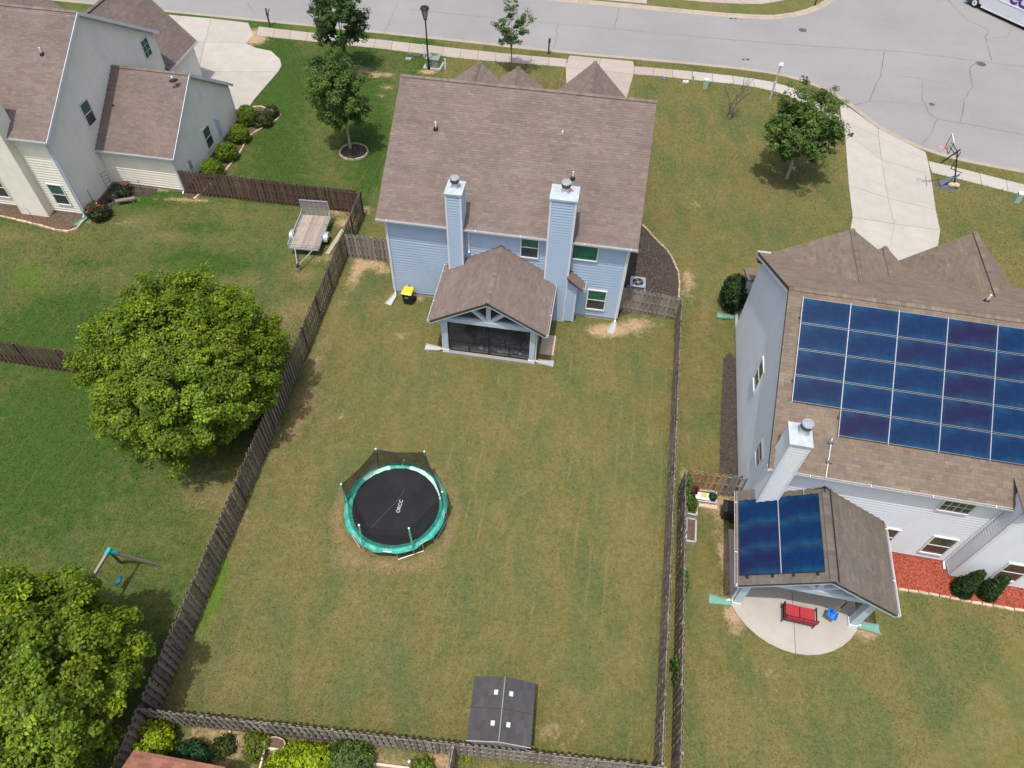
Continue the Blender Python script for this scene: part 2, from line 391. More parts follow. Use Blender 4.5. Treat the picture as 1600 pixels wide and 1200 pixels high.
def lawn():
    gx = np.arange(-64, 66, .3); gy = np.arange(-8, 112, .3); X, Y = np.meshgrid(gx, gy); x = X.ravel(); y = Y.ravel()
    z = (np.sin(x*.7)*np.cos(y*.5)*.012+np.sin(x*.23+1)*np.sin(y*.31)*.015)
    ins = in_poly(x, y, ROADP); d = seg_dist(x, y, ROADP, True)
    z = np.where(ins & (d > .1), -.28, z*np.clip(d/3, 0, 1))
    nx, ny = len(gx), len(gy); i = np.arange(nx*ny).reshape(ny, nx)
    fc = np.stack([i[:-1,:-1], i[:-1,1:], i[1:,1:], i[1:,:-1]], -1).reshape(-1, 4)
    o = np_obj('lawn', np.stack([x, y, z], 1), fc, M['grass'], smooth=True, kind='structure')
    A = {k: np.zeros(len(x)) for k in ('lush', 'bright', 'dry', 'soil', 'mow')}
    lf = -13.3+.096*(y-6.7)                                   # left boundary fence line
    leftyard = x < lf
    A['lush'] += np.where(leftyard, .44+.12*(y < 24), 0)
    A['lush'] += np.where((y > 38.5) & (x < -7), .30, 0)+np.where((y > 55) & (x > -7), .18, 0)+np.where((y > 38.5) & (x < -7), .22*np.sin(x*.9+y*.25), 0)
    A['lush'] += np.where((x > 8) & (y > 30), .06, 0)
    A['lush'] += np.where((x > -13) & (x < 8) & (y < 30), .02, 0)
    A['mow'] += np.where((x > -4) & (x < 9), 1, .3)*np.where(y < 62, 1, 0)
    def spot(k, px, py, rx, ry, s, rot=0):
        p = at(px, py); c, sn = math.cos(rot), math.sin(rot); dx = x-p.x; dy = y-p.y
        a = (dx*c+dy*sn)/rx; b = (-dx*sn+dy*c)/ry; A[k][:] += s*np.exp(-(a*a+b*b))
    for q in [('soil',585,413,.8,.5,1.1),('soil',600,425,.6,.4,.7),('soil',960,515,1.5,.55,1.1),('soil',1000,505,1.0,.5,.9),('soil',940,520,.8,.5,.7),('soil',1075,435,.35,1.0,.9),('soil',1072,455,.35,.6,.7),
              ('soil',572,330,.5,.5,.9),('soil',540,348,1.0,.6,1.0),('soil',525,330,1.0,.5,.8),('soil',500,405,1.3,.5,.7),('soil',560,420,.5,1.6,.7),('soil',545,440,.5,2,.45),('soil',650,465,.7,.4,.8),
              ('soil',395,62,1.2,1.1,1.3),('soil',390,52,1.2,1,1.0),('soil',668,112,.9,.45,1.2),('soil',645,80,.9,.5,.9),('soil',690,100,.6,.4,.8),('soil',562,110,1.6,.9,.8),('soil',585,118,.5,.4,.9),('soil',605,118,.6,.4,.9),('soil',604,137,.7,.4,.8),('soil',595,150,.5,.4,.6),
              ('soil',235,295,2.2,.35,1.0),('soil',290,312,2,.3,1.0),('soil',340,290,2.5,.3,.6),('soil',200,312,.8,.3,.8),('soil',150,345,.8,.4,.8),('soil',190,350,.7,.4,.6),
              ('soil',625,525,.4,.3,.7),('soil',495,562,.3,.3,.7),('soil',534,650,.22,.2,.9),('soil',1082,320,.5,.4,.35),('soil',1125,370,.5,.4,.45),('soil',1092,322,.3,.5,.6),
              ('soil',1130,790,1.0,.5,.9),('soil',1120,760,1.0,.4,1.0),('soil',1140,900,.45,3.2,1.0),('soil',1145,960,.5,.5,.7),('soil',1348,965,.5,.7,.8),('soil',1360,988,.5,.3,.6),('soil',1345,985,.4,.4,.6),('soil',1070,745,.25,1.1,.9),
              ('soil',1210,1055,.8,.45,.42),('soil',1265,1055,.4,.3,.4),('soil',1580,895,.8,.5,.2),
              ('soil',425,680,.6,3,.35),('soil',380,790,.5,2,.3),('soil',310,690,1.5,1.0,.45),('soil',330,740,1.2,.8,.4),('soil',300,790,1,.5,.35),
              ('soil',855,1145,.5,.4,.6),('soil',685,1125,.7,.4,.35),('soil',430,1010,.5,.4,.3),('soil',900,1150,1.0,.6,.35),('soil',750,1105,.5,1.0,.2),
              ('soil',600,868,.9,.6,.25),('soil',695,690,.4,.6,.3),('soil',770,660,.5,.5,.3),('soil',795,668,.3,.4,.35),('soil',370,1160,1.0,.6,.8),('soil',320,1145,1.0,.5,.7),('soil',690,1180,.4,.5,.8),('soil',580,1190,2.0,.3,.5),
              ('dry',475,430,1.2,.8,.7),('dry',480,370,2,1.5,.4),('dry',220,345,1.5,1,.6),('dry',440,520,1.5,2.5,.45),('dry',470,480,1.5,1,.5),('dry',400,600,1,3,.4),('dry',310,770,1.5,1,.6),('dry',200,590,2.5,1.0,.4),('dry',350,800,.8,3,.5),('dry',600,880,3,.8,.45),('dry',540,800,.9,2.5,.45),('dry',700,800,.8,2.5,.35),
              ('dry',900,1100,2,.7,.4),('dry',640,210,.9,3,.35),('dry',660,230,.8,3,.4),('dry',1090,560,.5,8,.3),('dry',1065,620,.35,10,.45),('dry',1105,480,.6,2.5,.5),('dry',730,440,1,.6,.5),('dry',470,640,.6,2,.5),('dry',500,620,1.2,3,.3),('dry',1250,1060,3,1.5,.25),('dry',1450,980,3,1.5,.2),('dry',830,1010,4,1.5,.15),
              ('lush',60,520,4,1.5,.5),('lush',120,470,2.5,1,.35),('lush',340,415,2.5,.8,.5),('lush',50,335,3,.7,.5),('lush',220,315,2.5,.6,.5),('lush',310,355,2,.7,.35),('lush',230,430,1.2,.6,.3),('lush',140,410,1.5,.6,.3),('dry',20,370,3,.8,.5),('dry',130,550,3,.7,.4),('dry',260,370,2.2,.8,.5),('dry',390,440,1.2,1.5,.4),('lush',90,640,4,4,.35),('lush',60,760,4,3,.35),('lush',300,400,3,1,.3),('lush',100,500,3,2,.3),('lush',460,130,3,5,.25),('lush',1400,1060,3,2,.15),('lush',640,430,1,1.5,.3),('lush',600,555,2,1,.2),('lush',700,500,2.5,1,.2),('lush',560,640,1.5,2,.12),('lush',740,720,1,5,.10),('lush',700,620,1.5,3,.1),
              ('bright',60,450,2.2,1.5,.42),('bright',40,425,1.4,1.0,.5),('bright',330,950,.3,2.4,.9),('bright',345,905,.25,1.2,.7),('bright',1065,503,.3,.5,.8),('bright',495,540,.3,.5,.5),('bright',425,155,1,.6,.5),('bright',845,1168,.5,.25,.7),('bright',868,1152,.3,.3,.5),('bright',885,610,.5,.5,.4),('bright',460,1095,.25,.2,.5),('bright',870,250,1,2,.15),('bright',1595,285,.6,.5,.7),('bright',1590,340,.5,1,.5)]:
        spot(*q)
    # worn ring round the trampoline
    p = at(620, 800); rr = np.hypot(x-p.x, y-p.y); A['dry'] += .5*np.exp(-((rr-2.8)/.28)**2)
    A['soil'] += np.where((x > -13) & (x < -1.7) & (y < 5.9), .28, 0)
    A['dry'] += .30*np.exp(-((x-lf-.7)/.6)**2)*(y < 34)
    for k, a in A.items():
        at_ = o.data.attributes.new(k, 'FLOAT', 'POINT'); at_.data.foreach_set('value', a.astype(np.float32))
    return gx, gy, z.reshape(ny, nx), {k: a.reshape(ny, nx) for k, a in A.items()}
LAWN = lawn()
g = MB().poly([(-900,-900,-.45),(900,-900,-.45),(900,900,-.45),(-900,900,-.45)]).build('ground', pm('far_grass', (.12,.125,.045), .95, .3, .2, fine=3), kind='structure')

road = MB().poly([(x, y, -.09) for x, y in ROADP]).build('road', M['asphalt'], kind='structure')
def ribbon(pts, wd, z, name, mat, parent):
    b = MB(); P = [Vector(p) for p in pts]; Ls = []; Rs = []
    Q = []
    for i in range(len(P)-1):
        n = max(1, int((P[i+1]-P[i]).length/.5))
        for k in range(n):
            j = random.uniform(-.06, .06) if (k or i) else 0
            d = (P[i+1]-P[i]).normalized(); Q.append(P[i].lerp(P[i+1], k/n)+V(-d.y, d.x, 0)*j)
    Q.append(P[-1]); m = len(Q)
    for i, p in enumerate(Q):
        d = (Q[min(i+1,m-1)]-Q[max(i-1,0)]).normalized(); nrm = V(-d.y, d.x, 0)*wd/2*random.uniform(.5, 1.3)
        Ls.append(V(p.x+nrm.x, p.y+nrm.y, z)); Rs.append(V(p.x-nrm.x, p.y-nrm.y, z))
    for i in range(m-1): b.poly([Ls[i], Rs[i], Rs[i+1], Ls[i+1]])
    return b.build(name, mat, parent)
for cr, wd in [([(640,14),(664,17),(825,33),(960,45),(1050,54),(1200,67),(1295,74),(1415,81),(1525,95),(1600,104)],.055),([(967,12),(960,45)],.05),([(872,39),(866,75)],.05),([(622,5),(598,55)],.045),
               ([(1382,81),(1376,117),(1367,135),(1359,157),(1330,165)],.07),([(1482,0),(1490,10),(1510,30),(1545,47),(1540,58),(1549,95)],.07),([(1545,61),(1575,57),(1582,41)],.05),
               ([(1525,97),(1515,107),(1520,135),(1506,155),(1505,172),(1500,190)],.07),([(1442,129),(1441,155),(1450,175),(1464,186),(1500,192),(1600,210)],.06),([(1464,187),(1457,205),(1447,217),(1434,231)],.05),([(1357,159),(1440,162)],.03),([(400,23),(385,2)],.04),([(1395,116),(1480,130)],.03)]:
    ribbon([at(px, py, -.09) for px, py in cr], wd, -.085, 'crack', M['crack'], road)

def kerb(pts, inward, name='kerb'):
    P = [Vector((p.x, p.y, 0)) for p in pts]; prof = [(-.16,-.2),(-.16,.035),(-.02,.035),(.10,.01),(.16,-.055),(.48,-.082),(.48,-.2)]
    b = MB(); rows = []; m = len(P); Q = []
    for i in range(m-1):
        n = max(1, int((P[i+1]-P[i]).length/3.0))
        Q += [P[i].lerp(P[i+1], k/n) for k in range(n)]
    Q.append(P[-1]); m = len(Q)
    for i, p in enumerate(Q):
        d = (Q[min(i+1,m-1)]-Q[max(i-1,0)]).normalized(); nn = V(-d.y, d.x, 0)*inward
        rows.append([p+nn*o+V(0,0,z) for o, z in prof])
    for i in range(m-1):
        for k in range(len(prof)-1): b.poly([rows[i][k], rows[i][k+1], rows[i+1][k+1], rows[i+1][k]])
    o = b.build(name, M['kerbconc'], kind='structure')
    jb = []
    for i in range(1, m-1):
        if abs(Q[i].x) < 60 and Q[i].y < 90:
            d = (Q[i+1]-Q[i-1]).normalized(); nn = V(-d.y, d.x, 0)*inward
            j = MB()
            for (o0, z0), (o1, z1) in zip(prof[1:5], prof[2:6]):
                a = Q[i]+nn*o0+V(0,0,z0+.004); c = Q[i]+nn*o1+V(0,0,z1+.004); j.poly([a-d*.012, a+d*.012, c+d*.012, c-d*.012])
            j.build('kerb_joint', M['joint'], o)
    return o
kerb(NEAR, 1); kerb(FAR, 1)

def slabs(outer, inner, step, name, mat, z=.03, parent=None):
    """row of separate concrete slabs between two edges"""
    root = parent
    O = [Vector(p) for p in outer]; I = [Vector(p) for p in inner]
    def resample(P, n):
        L = [0]
        for i in range(len(P)-1): L.append(L[-1]+(P[i+1]-P[i]).length)
        out = []
        for k in range(n+1):
            t = L[-1]*k/n; i = max(j for j in range(len(L)-1) if L[j] <= t+1e-6); f = (t-L[i])/max(L[i+1]-L[i], 1e-6)
            out.append(P[i].lerp(P[i+1], min(f, 1)))
        return out
    n = max(1, round(sum((O[i+1]-O[i]).length for i in range(len(O)-1))/step)); a = resample(O, n); c = resample(I, n)
    base = MB(); EXCL.append([(p.x,p.y) for p in a]+[(p.x,p.y) for p in c[::-1]]); EDGES.append(EXCL[-1])
    for k in range(n): base.poly([(p.x,p.y,z-.012) for p in (a[k], c[k], c[k+1], a[k+1])])
    ro = base.build(name, M['joint'], kind='structure')
    for k in range(n):
        g = .012; q = [a[k].lerp(a[k+1], g), c[k].lerp(c[k+1], g), c[k+1].lerp(c[k], g), a[k+1].lerp(a[k], g)]
        ctr = sum(q, V(0,0,0))/4; dz = random.uniform(-.003, .004)
        MB().prism([(p.x-ctr.x, p.y-ctr.y) for p in q], -.1, z+dz).build('slab', mat, ro, loc=(ctr.x, ctr.y, 0))
    return ro
A_ = lambda L: [at(*p) for p in L]
slabs(A_([(404,42),(482,51),(600,63),(723,77),(810,86),(886,92.5)]), A_([(400,56),(482,64.5),(600,77),(723,92),(800,98.5),(885,105)]), 1.55, 'sidewalk', M['concrete'])
slabs(A_([(991,104),(1030,107),(1082,112)]), A_([(990,116.5),(1030,119.5),(1081,125)]), 1.65, 'sidewalk', M['concrete'])
slabs(A_([(1082,112),(1150,119.5),(1200,126.5),(1237,137),(1262,149),(1290,165),(1311,181)]), A_([(1081,125),(1150,132),(1195,139),(1225,147),(1250,158),(1285,177),(1317,203)]), 1.75, 'sidewalk', M['newconcrete'])
slabs(A_([(1450,252),(1510,266),(1600,289),(1700,312)]), A_([(1455,270),(1510,283),(1600,306),(1700,330)]), 1.8, 'sidewalk', M['newconcrete'])
fs = [FAR[i] for i in range(9, 14)]
slabs([p+V(0,1.15,0) for p in [V(28.5,75.5,0)]+[V(25.8,72.6,0),V(22.8,71.1,0),V(18.5,71.0,0),V(15.5,71.3,0),V(11.8,71.8,0)]], [V(26.3,78.5,0),V(24.3,76,0),V(22.2,74.3,0),V(18.6,74.1,0),V(15.7,74.4,0),V(12.1,74.9,0)], 1.5, 'sidewalk', M['concrete'])

def drive(name, quads, mat, z=.022):
    """driveway made of separate poured panels (each a list of ground points)"""
    ro = None
    base = MB()
    for q in quads: base.poly([(p.x,p.y,z-.012) for p in q]); EXCL.append([(p.x,p.y) for p in q])
    ro = base.build(name, M['joint'], kind='structure')
    for q in quads:
        c = sum(q, V(0,0,0))/len(q); s = [c+(p-c)*(1-.02/max((p-c).length,.1)) for p in q]
        MB().prism([(p.x-c.x, p.y-c.y) for p in s], -.1, z+random.uniform(-.002,.003)).build('slab', mat, ro, loc=(c.x, c.y, 0))
    return ro
def grid_quads(L, C, R):
    out = []
    for i in range(len(L)-1):
        out.append([L[i], C[i], C[i+1], L[i+1]]); out.append([C[i], R[i], R[i+1], C[i+1]])
    return out
# the pale drive on the right
Ld = A_([(1312,158),(1314,188),(1320,208),(1326,290),(1332,340)]); Ld.append(FR.w(5.8,15.0))
Cd = A_([(1372,201),(1373,214),(1377,250),(1387,310),(1397,350)]); Cd.append(FR.w(8.2,15.0))
Rd = A_([(1446,238),(1450,252),(1454,272),(1462,328),(1469,360)]); Rd.append(FR.w(11.0,15.0))
drive('driveway', grid_quads(Ld, Cd, Rd), M['newconcrete'])
# behind the blue house
Lm = A_([(890,87),(887,93),(884,106)])+[FM.w(8.2,21.0), FM.w(8.0,13.9)]; Cm = A_([(939,91.5),(937,97.5),(935,110)])+[FM.w(10.2,21), FM.w(10.1,13.9)]; Rm = A_([(989,96),(991,103),(990,116)])+[FM.w(12.2,21), FM.w(12.2,13.9)]
drive('driveway', grid_quads(Lm, Cm, Rm), M['concrete'])
# left drive
drive('driveway', [A_(q) for q in [[(255,22),(283,25),(262,62),(235,60)],[(283,25),(330,29),(320,66),(262,62)],[(330,29),(388,36),(396,55),(384,68),(320,66)],
      [(235,60),(320,66),(310,112),(230,100)],[(320,66),(384,68),(400,75),(424,80),(438,93),(440,103),(435,112),(310,112)],[(310,112),(435,112),(398,155),(386,172),(330,170)]]], M['newconcrete'])
drive('driveway', [[V(-2,72.9,0),V(11.5,71.4,0),V(12.0,78,0),V(-1,79.5,0)],[V(-1,79.5,0),V(12,78,0),V(12.5,86,0),V(0,87,0)]], M['concrete'])

# iron covers in the asphalt
for px, py, r, lab in [(1533,100,.36,'rusty round manhole cover on a crack in the asphalt'),(1254,47,.33,'dark manhole cover alone in the upper part of the road'),(1456,163,.2,'small dark valve cover in the asphalt above the basketball hoop')]:
    p = at(px, py, -.09); t_ = thing('manhole_cover', lab, 'manhole cover', p, group='iron covers in the road')
    MB().lathe([(r*1.15,.0),(r*1.15,.006)], 24).build('rim', M['castiron'], t_); b = MB().lathe([(r,.006),(r,.012)], 24)
    for k in range(-3, 4): b.box(-r*.7, r*.7, k*r*.2-.015, k*r*.2+.015, .012, .018)
    b.build('lid', M['rust'], t_)

# ------------------------------------------------------------------ building kit
def clip_interval(poly, t):
    """s-interval of a convex polygon at height t"""
    xs = []; n = len(poly)
    for i in range(n):
        (s0, t0), (s1, t1) = poly[i], poly[(i+1) % n]
        if t0 == t1:
            if abs(t-t0) < 1e-9: xs += [s0, s1]
            continue
        f = (t-t0)/(t1-t0)
        if -1e-9 <= f <= 1+1e-9: xs.append(s0+(s1-s0)*f)
    return (min(xs), max(xs)) if xs else None
PAL_MAIN = [(0.189,0.148,0.129),(0.182,0.142,0.126),(0.173,0.138,0.123),(0.195,0.156,0.137),(0.166,0.131,0.116),(0.192,0.145,0.123),(0.185,0.152,0.136),(0.177,0.134,0.116)]
PAL_RIGHT = [(0.194,0.151,0.113),(0.183,0.144,0.110),(0.173,0.139,0.108),(0.204,0.162,0.122),(0.163,0.129,0.100),(0.194,0.146,0.108),(0.181,0.151,0.124)]
PAL_RED = [(0.289,0.128,0.085),(0.264,0.115,0.076),(0.315,0.145,0.098),(0.246,0.106,0.072)]
PAL_SHED = [(0.068,0.066,0.069),(0.062,0.061,0.063),(0.074,0.072,0.074),(0.066,0.063,0.062)]
def roof_slope(parent, O, sd, td, poly, pal, mat=None, tab=.33, exp=.145, thick=.14, deckmat=None, name='roof'):
    """one roof plane: a deck slab, and on it real shingle tabs in courses"""
    O = Vector(O); sd = Vector(sd).normalized(); td = Vector(td).normalized(); nn = sd.cross(td).normalized()
    if nn.z < 0: nn = -nn
    P = lambda s, t, h: O+sd*s+td*t+nn*h
    deck = MB().extrude([P(s, t, -thick) for s, t in poly], nn*(thick-.004)).build(name, deckmat or M['underlay'], parent)
    b = MB(); ts = [t for s, t in poly]; t0, t1 = min(ts), max(ts); t = t0; row = 0
    while t < t1-1e-3:
        te = min(t+exp, t1); i0 = clip_interval(poly, t+1e-5); i1 = clip_interval(poly, te-1e-5)
        if i0 and i1:
            off = random.uniform(0, tab); s0 = min(i0[0], i1[0]); s1 = max(i0[1], i1[1]); s = s0-off
            c_row = random.uniform(.96, 1.04)
            while s < s1:
                wd = tab*random.choice((.6,.8,1,1,1.2)); e = s+wd-.006
                a0, a1 = max(s, i0[0]), min(e, i0[1]); c0, c1 = max(s, i1[0]), min(e, i1[1])
                if a1-a0 > .005 or c1-c0 > .005:
                    a1 = max(a1, a0); c1 = max(c1, c0)
                    h = random.choice((.010,.011,.013,.014)); k = c_row*random.uniform(.93, 1.07); col = tuple(x*k for x in random.choice(pal))
                    q = [P(a0,t,h), P(a1,t,h), P(c1,te,.003), P(c0,te,.003)]
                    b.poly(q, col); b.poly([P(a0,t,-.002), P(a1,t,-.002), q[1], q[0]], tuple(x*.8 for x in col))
                s += wd
        t = te; row += 1
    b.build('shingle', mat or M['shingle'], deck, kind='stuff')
    return deck
def ridge_cap(parent, p0, p1, pal, mat=None, wd=.14):
    p0 = Vector(p0); p1 = Vector(p1); d = (p1-p0); L = d.length; d.normalize(); x = d.cross(V(0,0,1)).normalized(); b = MB(); s = 0
    while s < L:
        e = min(s+.2, L); k = random.uniform(.85, 1.15); col = tuple(v*k for v in random.choice(pal))
        for sg in (-1, 1):
            b.poly([p0+d*s+V(0,0,.04), p0+d*e+V(0,0,.03), p0+d*e+x*sg*wd+V(0,0,-.045), p0+d*s+x*sg*wd+V(0,0,-.035)], col)
        s = e
    return b.build('ridge_cap', mat or M['shingle'], parent, kind='stuff')
def lap_wall(parent, P0, P1, poly, mat, exp=.19, back=.05, out=None, lip=None):
    """lap-sided wall from P0 to P1 (plan), polygon in (s, z): solid backing + real boards. out = outward normal"""
    P0 = Vector((P0[0], P0[1], 0)); P1 = Vector((P1[0], P1[1], 0)); sd = (P1-P0).normalized(); n = V(sd.y, -sd.x, 0)
    if out is not None and n.dot(Vector(out)) < 0: n = -n
    lip = lip or (.055 if mat == M['beige'] else .042)
    X = lambda s, z, h: P0+sd*s+n*h+V(0,0,z)
    wl = MB().extrude([X(s, z, -back) for s, z in poly], n*(back-.002)).build('wall', mat, parent)
    b = MB(); zs = [z for s, z in poly]; z = min(zs); z1 = max(zs)
    while z < z1-1e-3:
        e = min(z+exp, z1); i0 = clip_interval(poly, z+1e-5); i1 = clip_interval(poly, e-1e-5)
        if i0 and i1:
            b.poly([X(i0[0],z,lip), X(i0[1],z,lip), X(i1[1],e,.004), X(i1[0],e,.004)])
            b.poly([X(i0[0],z,.0), X(i0[1],z,.0), X(i0[1],z,lip), X(i0[0],z,lip)])
        z = e
    b.build('siding', mat, wl, kind='stuff')
    return wl
def window(parent, F, c, w_, h_, style='sash', panes=('glass_green','glass_dark'), trimm='trim', grid=None):
    """window on a vertical face: c = centre in parent space, F = (right, outward)"""
    r, n = Vector(F[0]), Vector(F[1]); c = Vector(c); up = V(0,0,1)
    def bx(b, x0, x1, z0, z1, d0, d1): b.obox(c+r*(x0+x1)/2+up*(z0+z1)/2+n*(d0+d1)/2, r*(x1-x0)/2, n*(d1-d0)/2, up*(z1-z0)/2)
    W, H = w_/2, h_/2; t = .065; b = MB()
    bx(b,-W-t,-W,-H-t,H+t,-.02,.075); bx(b,W,W+t,-H-t,H+t,-.02,.075); bx(b,-W,W,H,H+t,-.02,.075); bx(b,-W,W,-H-t,-H,-.02,.085)
    fr = b.build('window', M[trimm], parent)
    if style == 'sash':
        b = MB(); bx(b,-W,W,-.025,.025,.02,.052); b.build('meeting_rail', M[trimm], fr)
        b = MB(); bx(b,-W,W,.025,H,.0,.034); b.build('pane', M[panes[0]], fr)
        b = MB(); bx(b,-W,W,-H,-.025,.0,.03); b.build('pane', M[panes[1]], fr)
        g = MB(); k = 3
        for i in range(1, k): bx(g, -W+w_*i/k-.008, -W+w_*i/k+.008, .025, H, .034, .040)
        bx(g,-W,W,H/2,H/2+.016,.034,.040); g.build('muntin', M['glass_green' if panes[0] == 'glass_teal' else 'trim' if grid == 'white' else panes[0]], fr)
    else:
        b = MB(); bx(b,-W,W,-H,H,.0,.034); b.build('pane', M[panes[0]], fr)
        if grid:
            g = MB()
            for i in range(1, grid[0]): bx(g,-W+w_*i/grid[0]-.01,-W+w_*i/grid[0]+.01,-H,H,.034,.042)
            for i in range(1, grid[1]): bx(g,-W,W,-H+h_*i/grid[1]-.01,-H+h_*i/grid[1]+.01,.034,.043)
            g.build('muntin', M['trim'], fr)
    return fr
def gutter(parent, p0, p1, n, mat=None):
    """open half-box gutter along an eave, n = outward direction; dark litter lies in it"""
    p0 = Vector(p0); p1 = Vector(p1); n = Vector(n); up = V(0,0,1); b = MB()
    prof = [(0,.0),(0,-.12),(.09,-.12),(.12,.01),(.108,.01),(.08,-.108),(.012,-.108),(.012,0)]
    b.extrude([p0+n*a+up*z for a, z in prof], p1-p0)
    L = (p1-p0).length; d = (p1-p0).normalized(); k = .6
    while k < L:
        q = p0+d*k; b.obox(q+n*.06+up*.006, d*.018, n*.062, up*.006); k += 2.4
    g = b.build('gutter', mat or M['trim'], parent)
    MB().obox((p0+p1)/2+n*.045-up*.09, (p1-p0)/2*.995, n*.03, up*.015).build('litter', M['brownsoil'], g)
    return g
def downspout(parent, top, bottom, n, mat=None, foot=.18):
    top = Vector(top); bottom = Vector(bottom); n = Vector(n); b = MB()
    b.bar(top, bottom+V(0,0,.12), .085, .065, up=n)
    b.bar(bottom+V(0,0,.13), bottom+n*foot+V(0,0,.03), .085, .065)
    return b.build('downspout', mat or M['trim'], parent)
def splash(p, rz, label, mat='grey_plastic', L=.85, group='splash blocks under the downspouts'):
    t = thing('splash_block', label, 'splash block', p, rz, group)
    MB().mesh([(-.10,0,.02),(.10,0,.02),(.2,-L,.02),(-.2,-L,.02),(-.10,0,.055),(.10,0,.055),(.2,-L,.03),(-.2,-L,.03)],[(3,2,1,0),(4,5,6,7),(0,1,5,4),(1,2,6,5),(2,3,7,6),(3,0,4,7)]).build('tray', M[mat], t)
    b = MB(); b.bar((-.11,.0,.06),(-.21,-L,.05),.03,.09); b.bar((.11,0,.06),(.21,-L,.05),.03,.09); b.bar((-.13,0,.06),(.13,0,.06),.03,.09); b.build('rim', M[mat], t)
    return t
def vent_pipe(parent, p, k, mat='white'):
    b = MB(); b.tube([p+V(0,0,-.1), p+V(0,0,.42)], .045, 10); o = b.build('vent_pipe', M[mat], parent)
    MB().lathe([(.15,-.02),(.11,.10),(.06,.14)], 12, p).build('vent_boot', M['black'], o)
def flue(parent, c, z, r=.19, h=.62):
    b = MB(); b.lathe([(r*1.25,0),(r*.85,.10),(r*.8,h*.55)], 18, (c[0],c[1],z)); f = b.build('flue', M['flue'], parent, smooth=False)
    MB().lathe([(r*1.05,h*.5),(r*1.15,h*.58),(r*1.15,h*.86)], 18, (c[0],c[1],z)).build('flue_screen', M['flue_dark'], f)
    MB().lathe([(r*1.22,h*.86),(r*1.25,h*.9),(r*1.1,h*.97),(.02,h)], 18, (c[0],c[1],z)).build('flue_lid', M['flue'], f)
def chimney(parent, u0, u1, v0, v1, z0, z1, mat, trimm, fl=(.5,.5), patch=False, r=.19):
    b = MB().box(u0+.02, u1-.02, v0+.02, v1-.02, z0, z1-.12); ch = b.build('chimney', M[mat], parent)
    s = MB()
    for (a, c, n) in (((u0,v0),(u1,v0),(0,-1)),((u0,v0),(u0,v1),(-1,0)),((u1,v0),(u1,v1),(1,0)),((u0,v1),(u1,v1),(0,1))):
        A = V(a[0],a[1],0); C = V(c[0],c[1],0); n = V(n[0],n[1],0); z = z0
        while z < z1-.13:
            e = min(z+.17, z1-.12)
            s.poly([A+n*.01+V(0,0,z), C+n*.01+V(0,0,z), C-n*.02+V(0,0,e), A-n*.02+V(0,0,e)])
            s.poly([A-n*.02+V(0,0,z), C-n*.02+V(0,0,z), C+n*.01+V(0,0,z), A+n*.01+V(0,0,z)]); z = e
    s.build('siding', M[mat], ch, kind='stuff')
    for x, y in ((u0,v0),(u1,v0),(u1,v1),(u0,v1)):
        t = MB(); sx = 1 if x == u0 else -1; sy = 1 if y == v0 else -1
        t.box(min(x-.015*sx,x+.08*sx), max(x-.015*sx,x+.08*sx), min(y-.015*sy,y+.08*sy), max(y-.015*sy,y+.08*sy), z0, z1-.1)
        t.build('corner_trim', M[trimm], ch)
    cp = MB(); x0,x1,y0,y1 = u0-.05,u1+.05,v0-.05,v1+.05; cx, cy = (x0+x1)/2, (y0+y1)/2
    cp.mesh([(x0,y0,z1-.1),(x1,y0,z1-.1),(x1,y1,z1-.1),(x0,y1,z1-.1),(x0,y0,z1),(x1,y0,z1),(x1,y1,z1),(x0,y1,z1),(cx,cy,z1+.07)],
            [(3,2,1,0),(0,1,5,4),(1,2,6,5),(2,3,7,6),(3,0,4,7),(4,5,8),(5,6,8),(6,7,8),(7,4,8)]).build('chase_pan', M['capmetal'], ch)
    fx, fy = u0+(u1-u0)*fl[0], v0+(v1-v0)*fl[1]; flue(ch, (fx, fy), z1+.02, r)
    if patch: MB().lathe([(.10,0),(.08,.03),(.02,.04)], 9, (fx+.32, fy+.12, z1+.02)).build('sealant', M['orange'], ch)
    return ch
def gable_front(parent, uc, hw, v0, v1, zr, k, pal, wallmat, ov=.3, zbase=2.5, wall=True, v0e=None):
    """street-side cross gable: ridge along v at uc"""
    L = math.hypot(1, k); ze = zr-k*hw
    a0 = v1-(v0 if v0e is None else v0e)
    roof_slope(parent, (uc-hw, v1, ze), (0,-1,0), (1,0,k), [(0,0),(a0,0),(v1-v0,hw*L),(0,hw*L)], pal)
    roof_slope(parent, (uc+hw, v0, ze), (0,1,0), (-1,0,k), [(v1-v0-a0,0),(v1-v0,0),(v1-v0,hw*L),(0,hw*L)], pal)
    ridge_cap(parent, (uc, v0, zr+.02), (uc, v1, zr+.02), pal)
    if wall:
        h = hw-ov
        lap_wall(parent, (uc+h, v1-.35), (uc-h, v1-.35), [(0,zbase),(2*h,zbase),(2*h,ze+k*ov-.16),(h,zr-.16),(0,ze+k*ov-.16)], wallmat, out=(0,1,0))

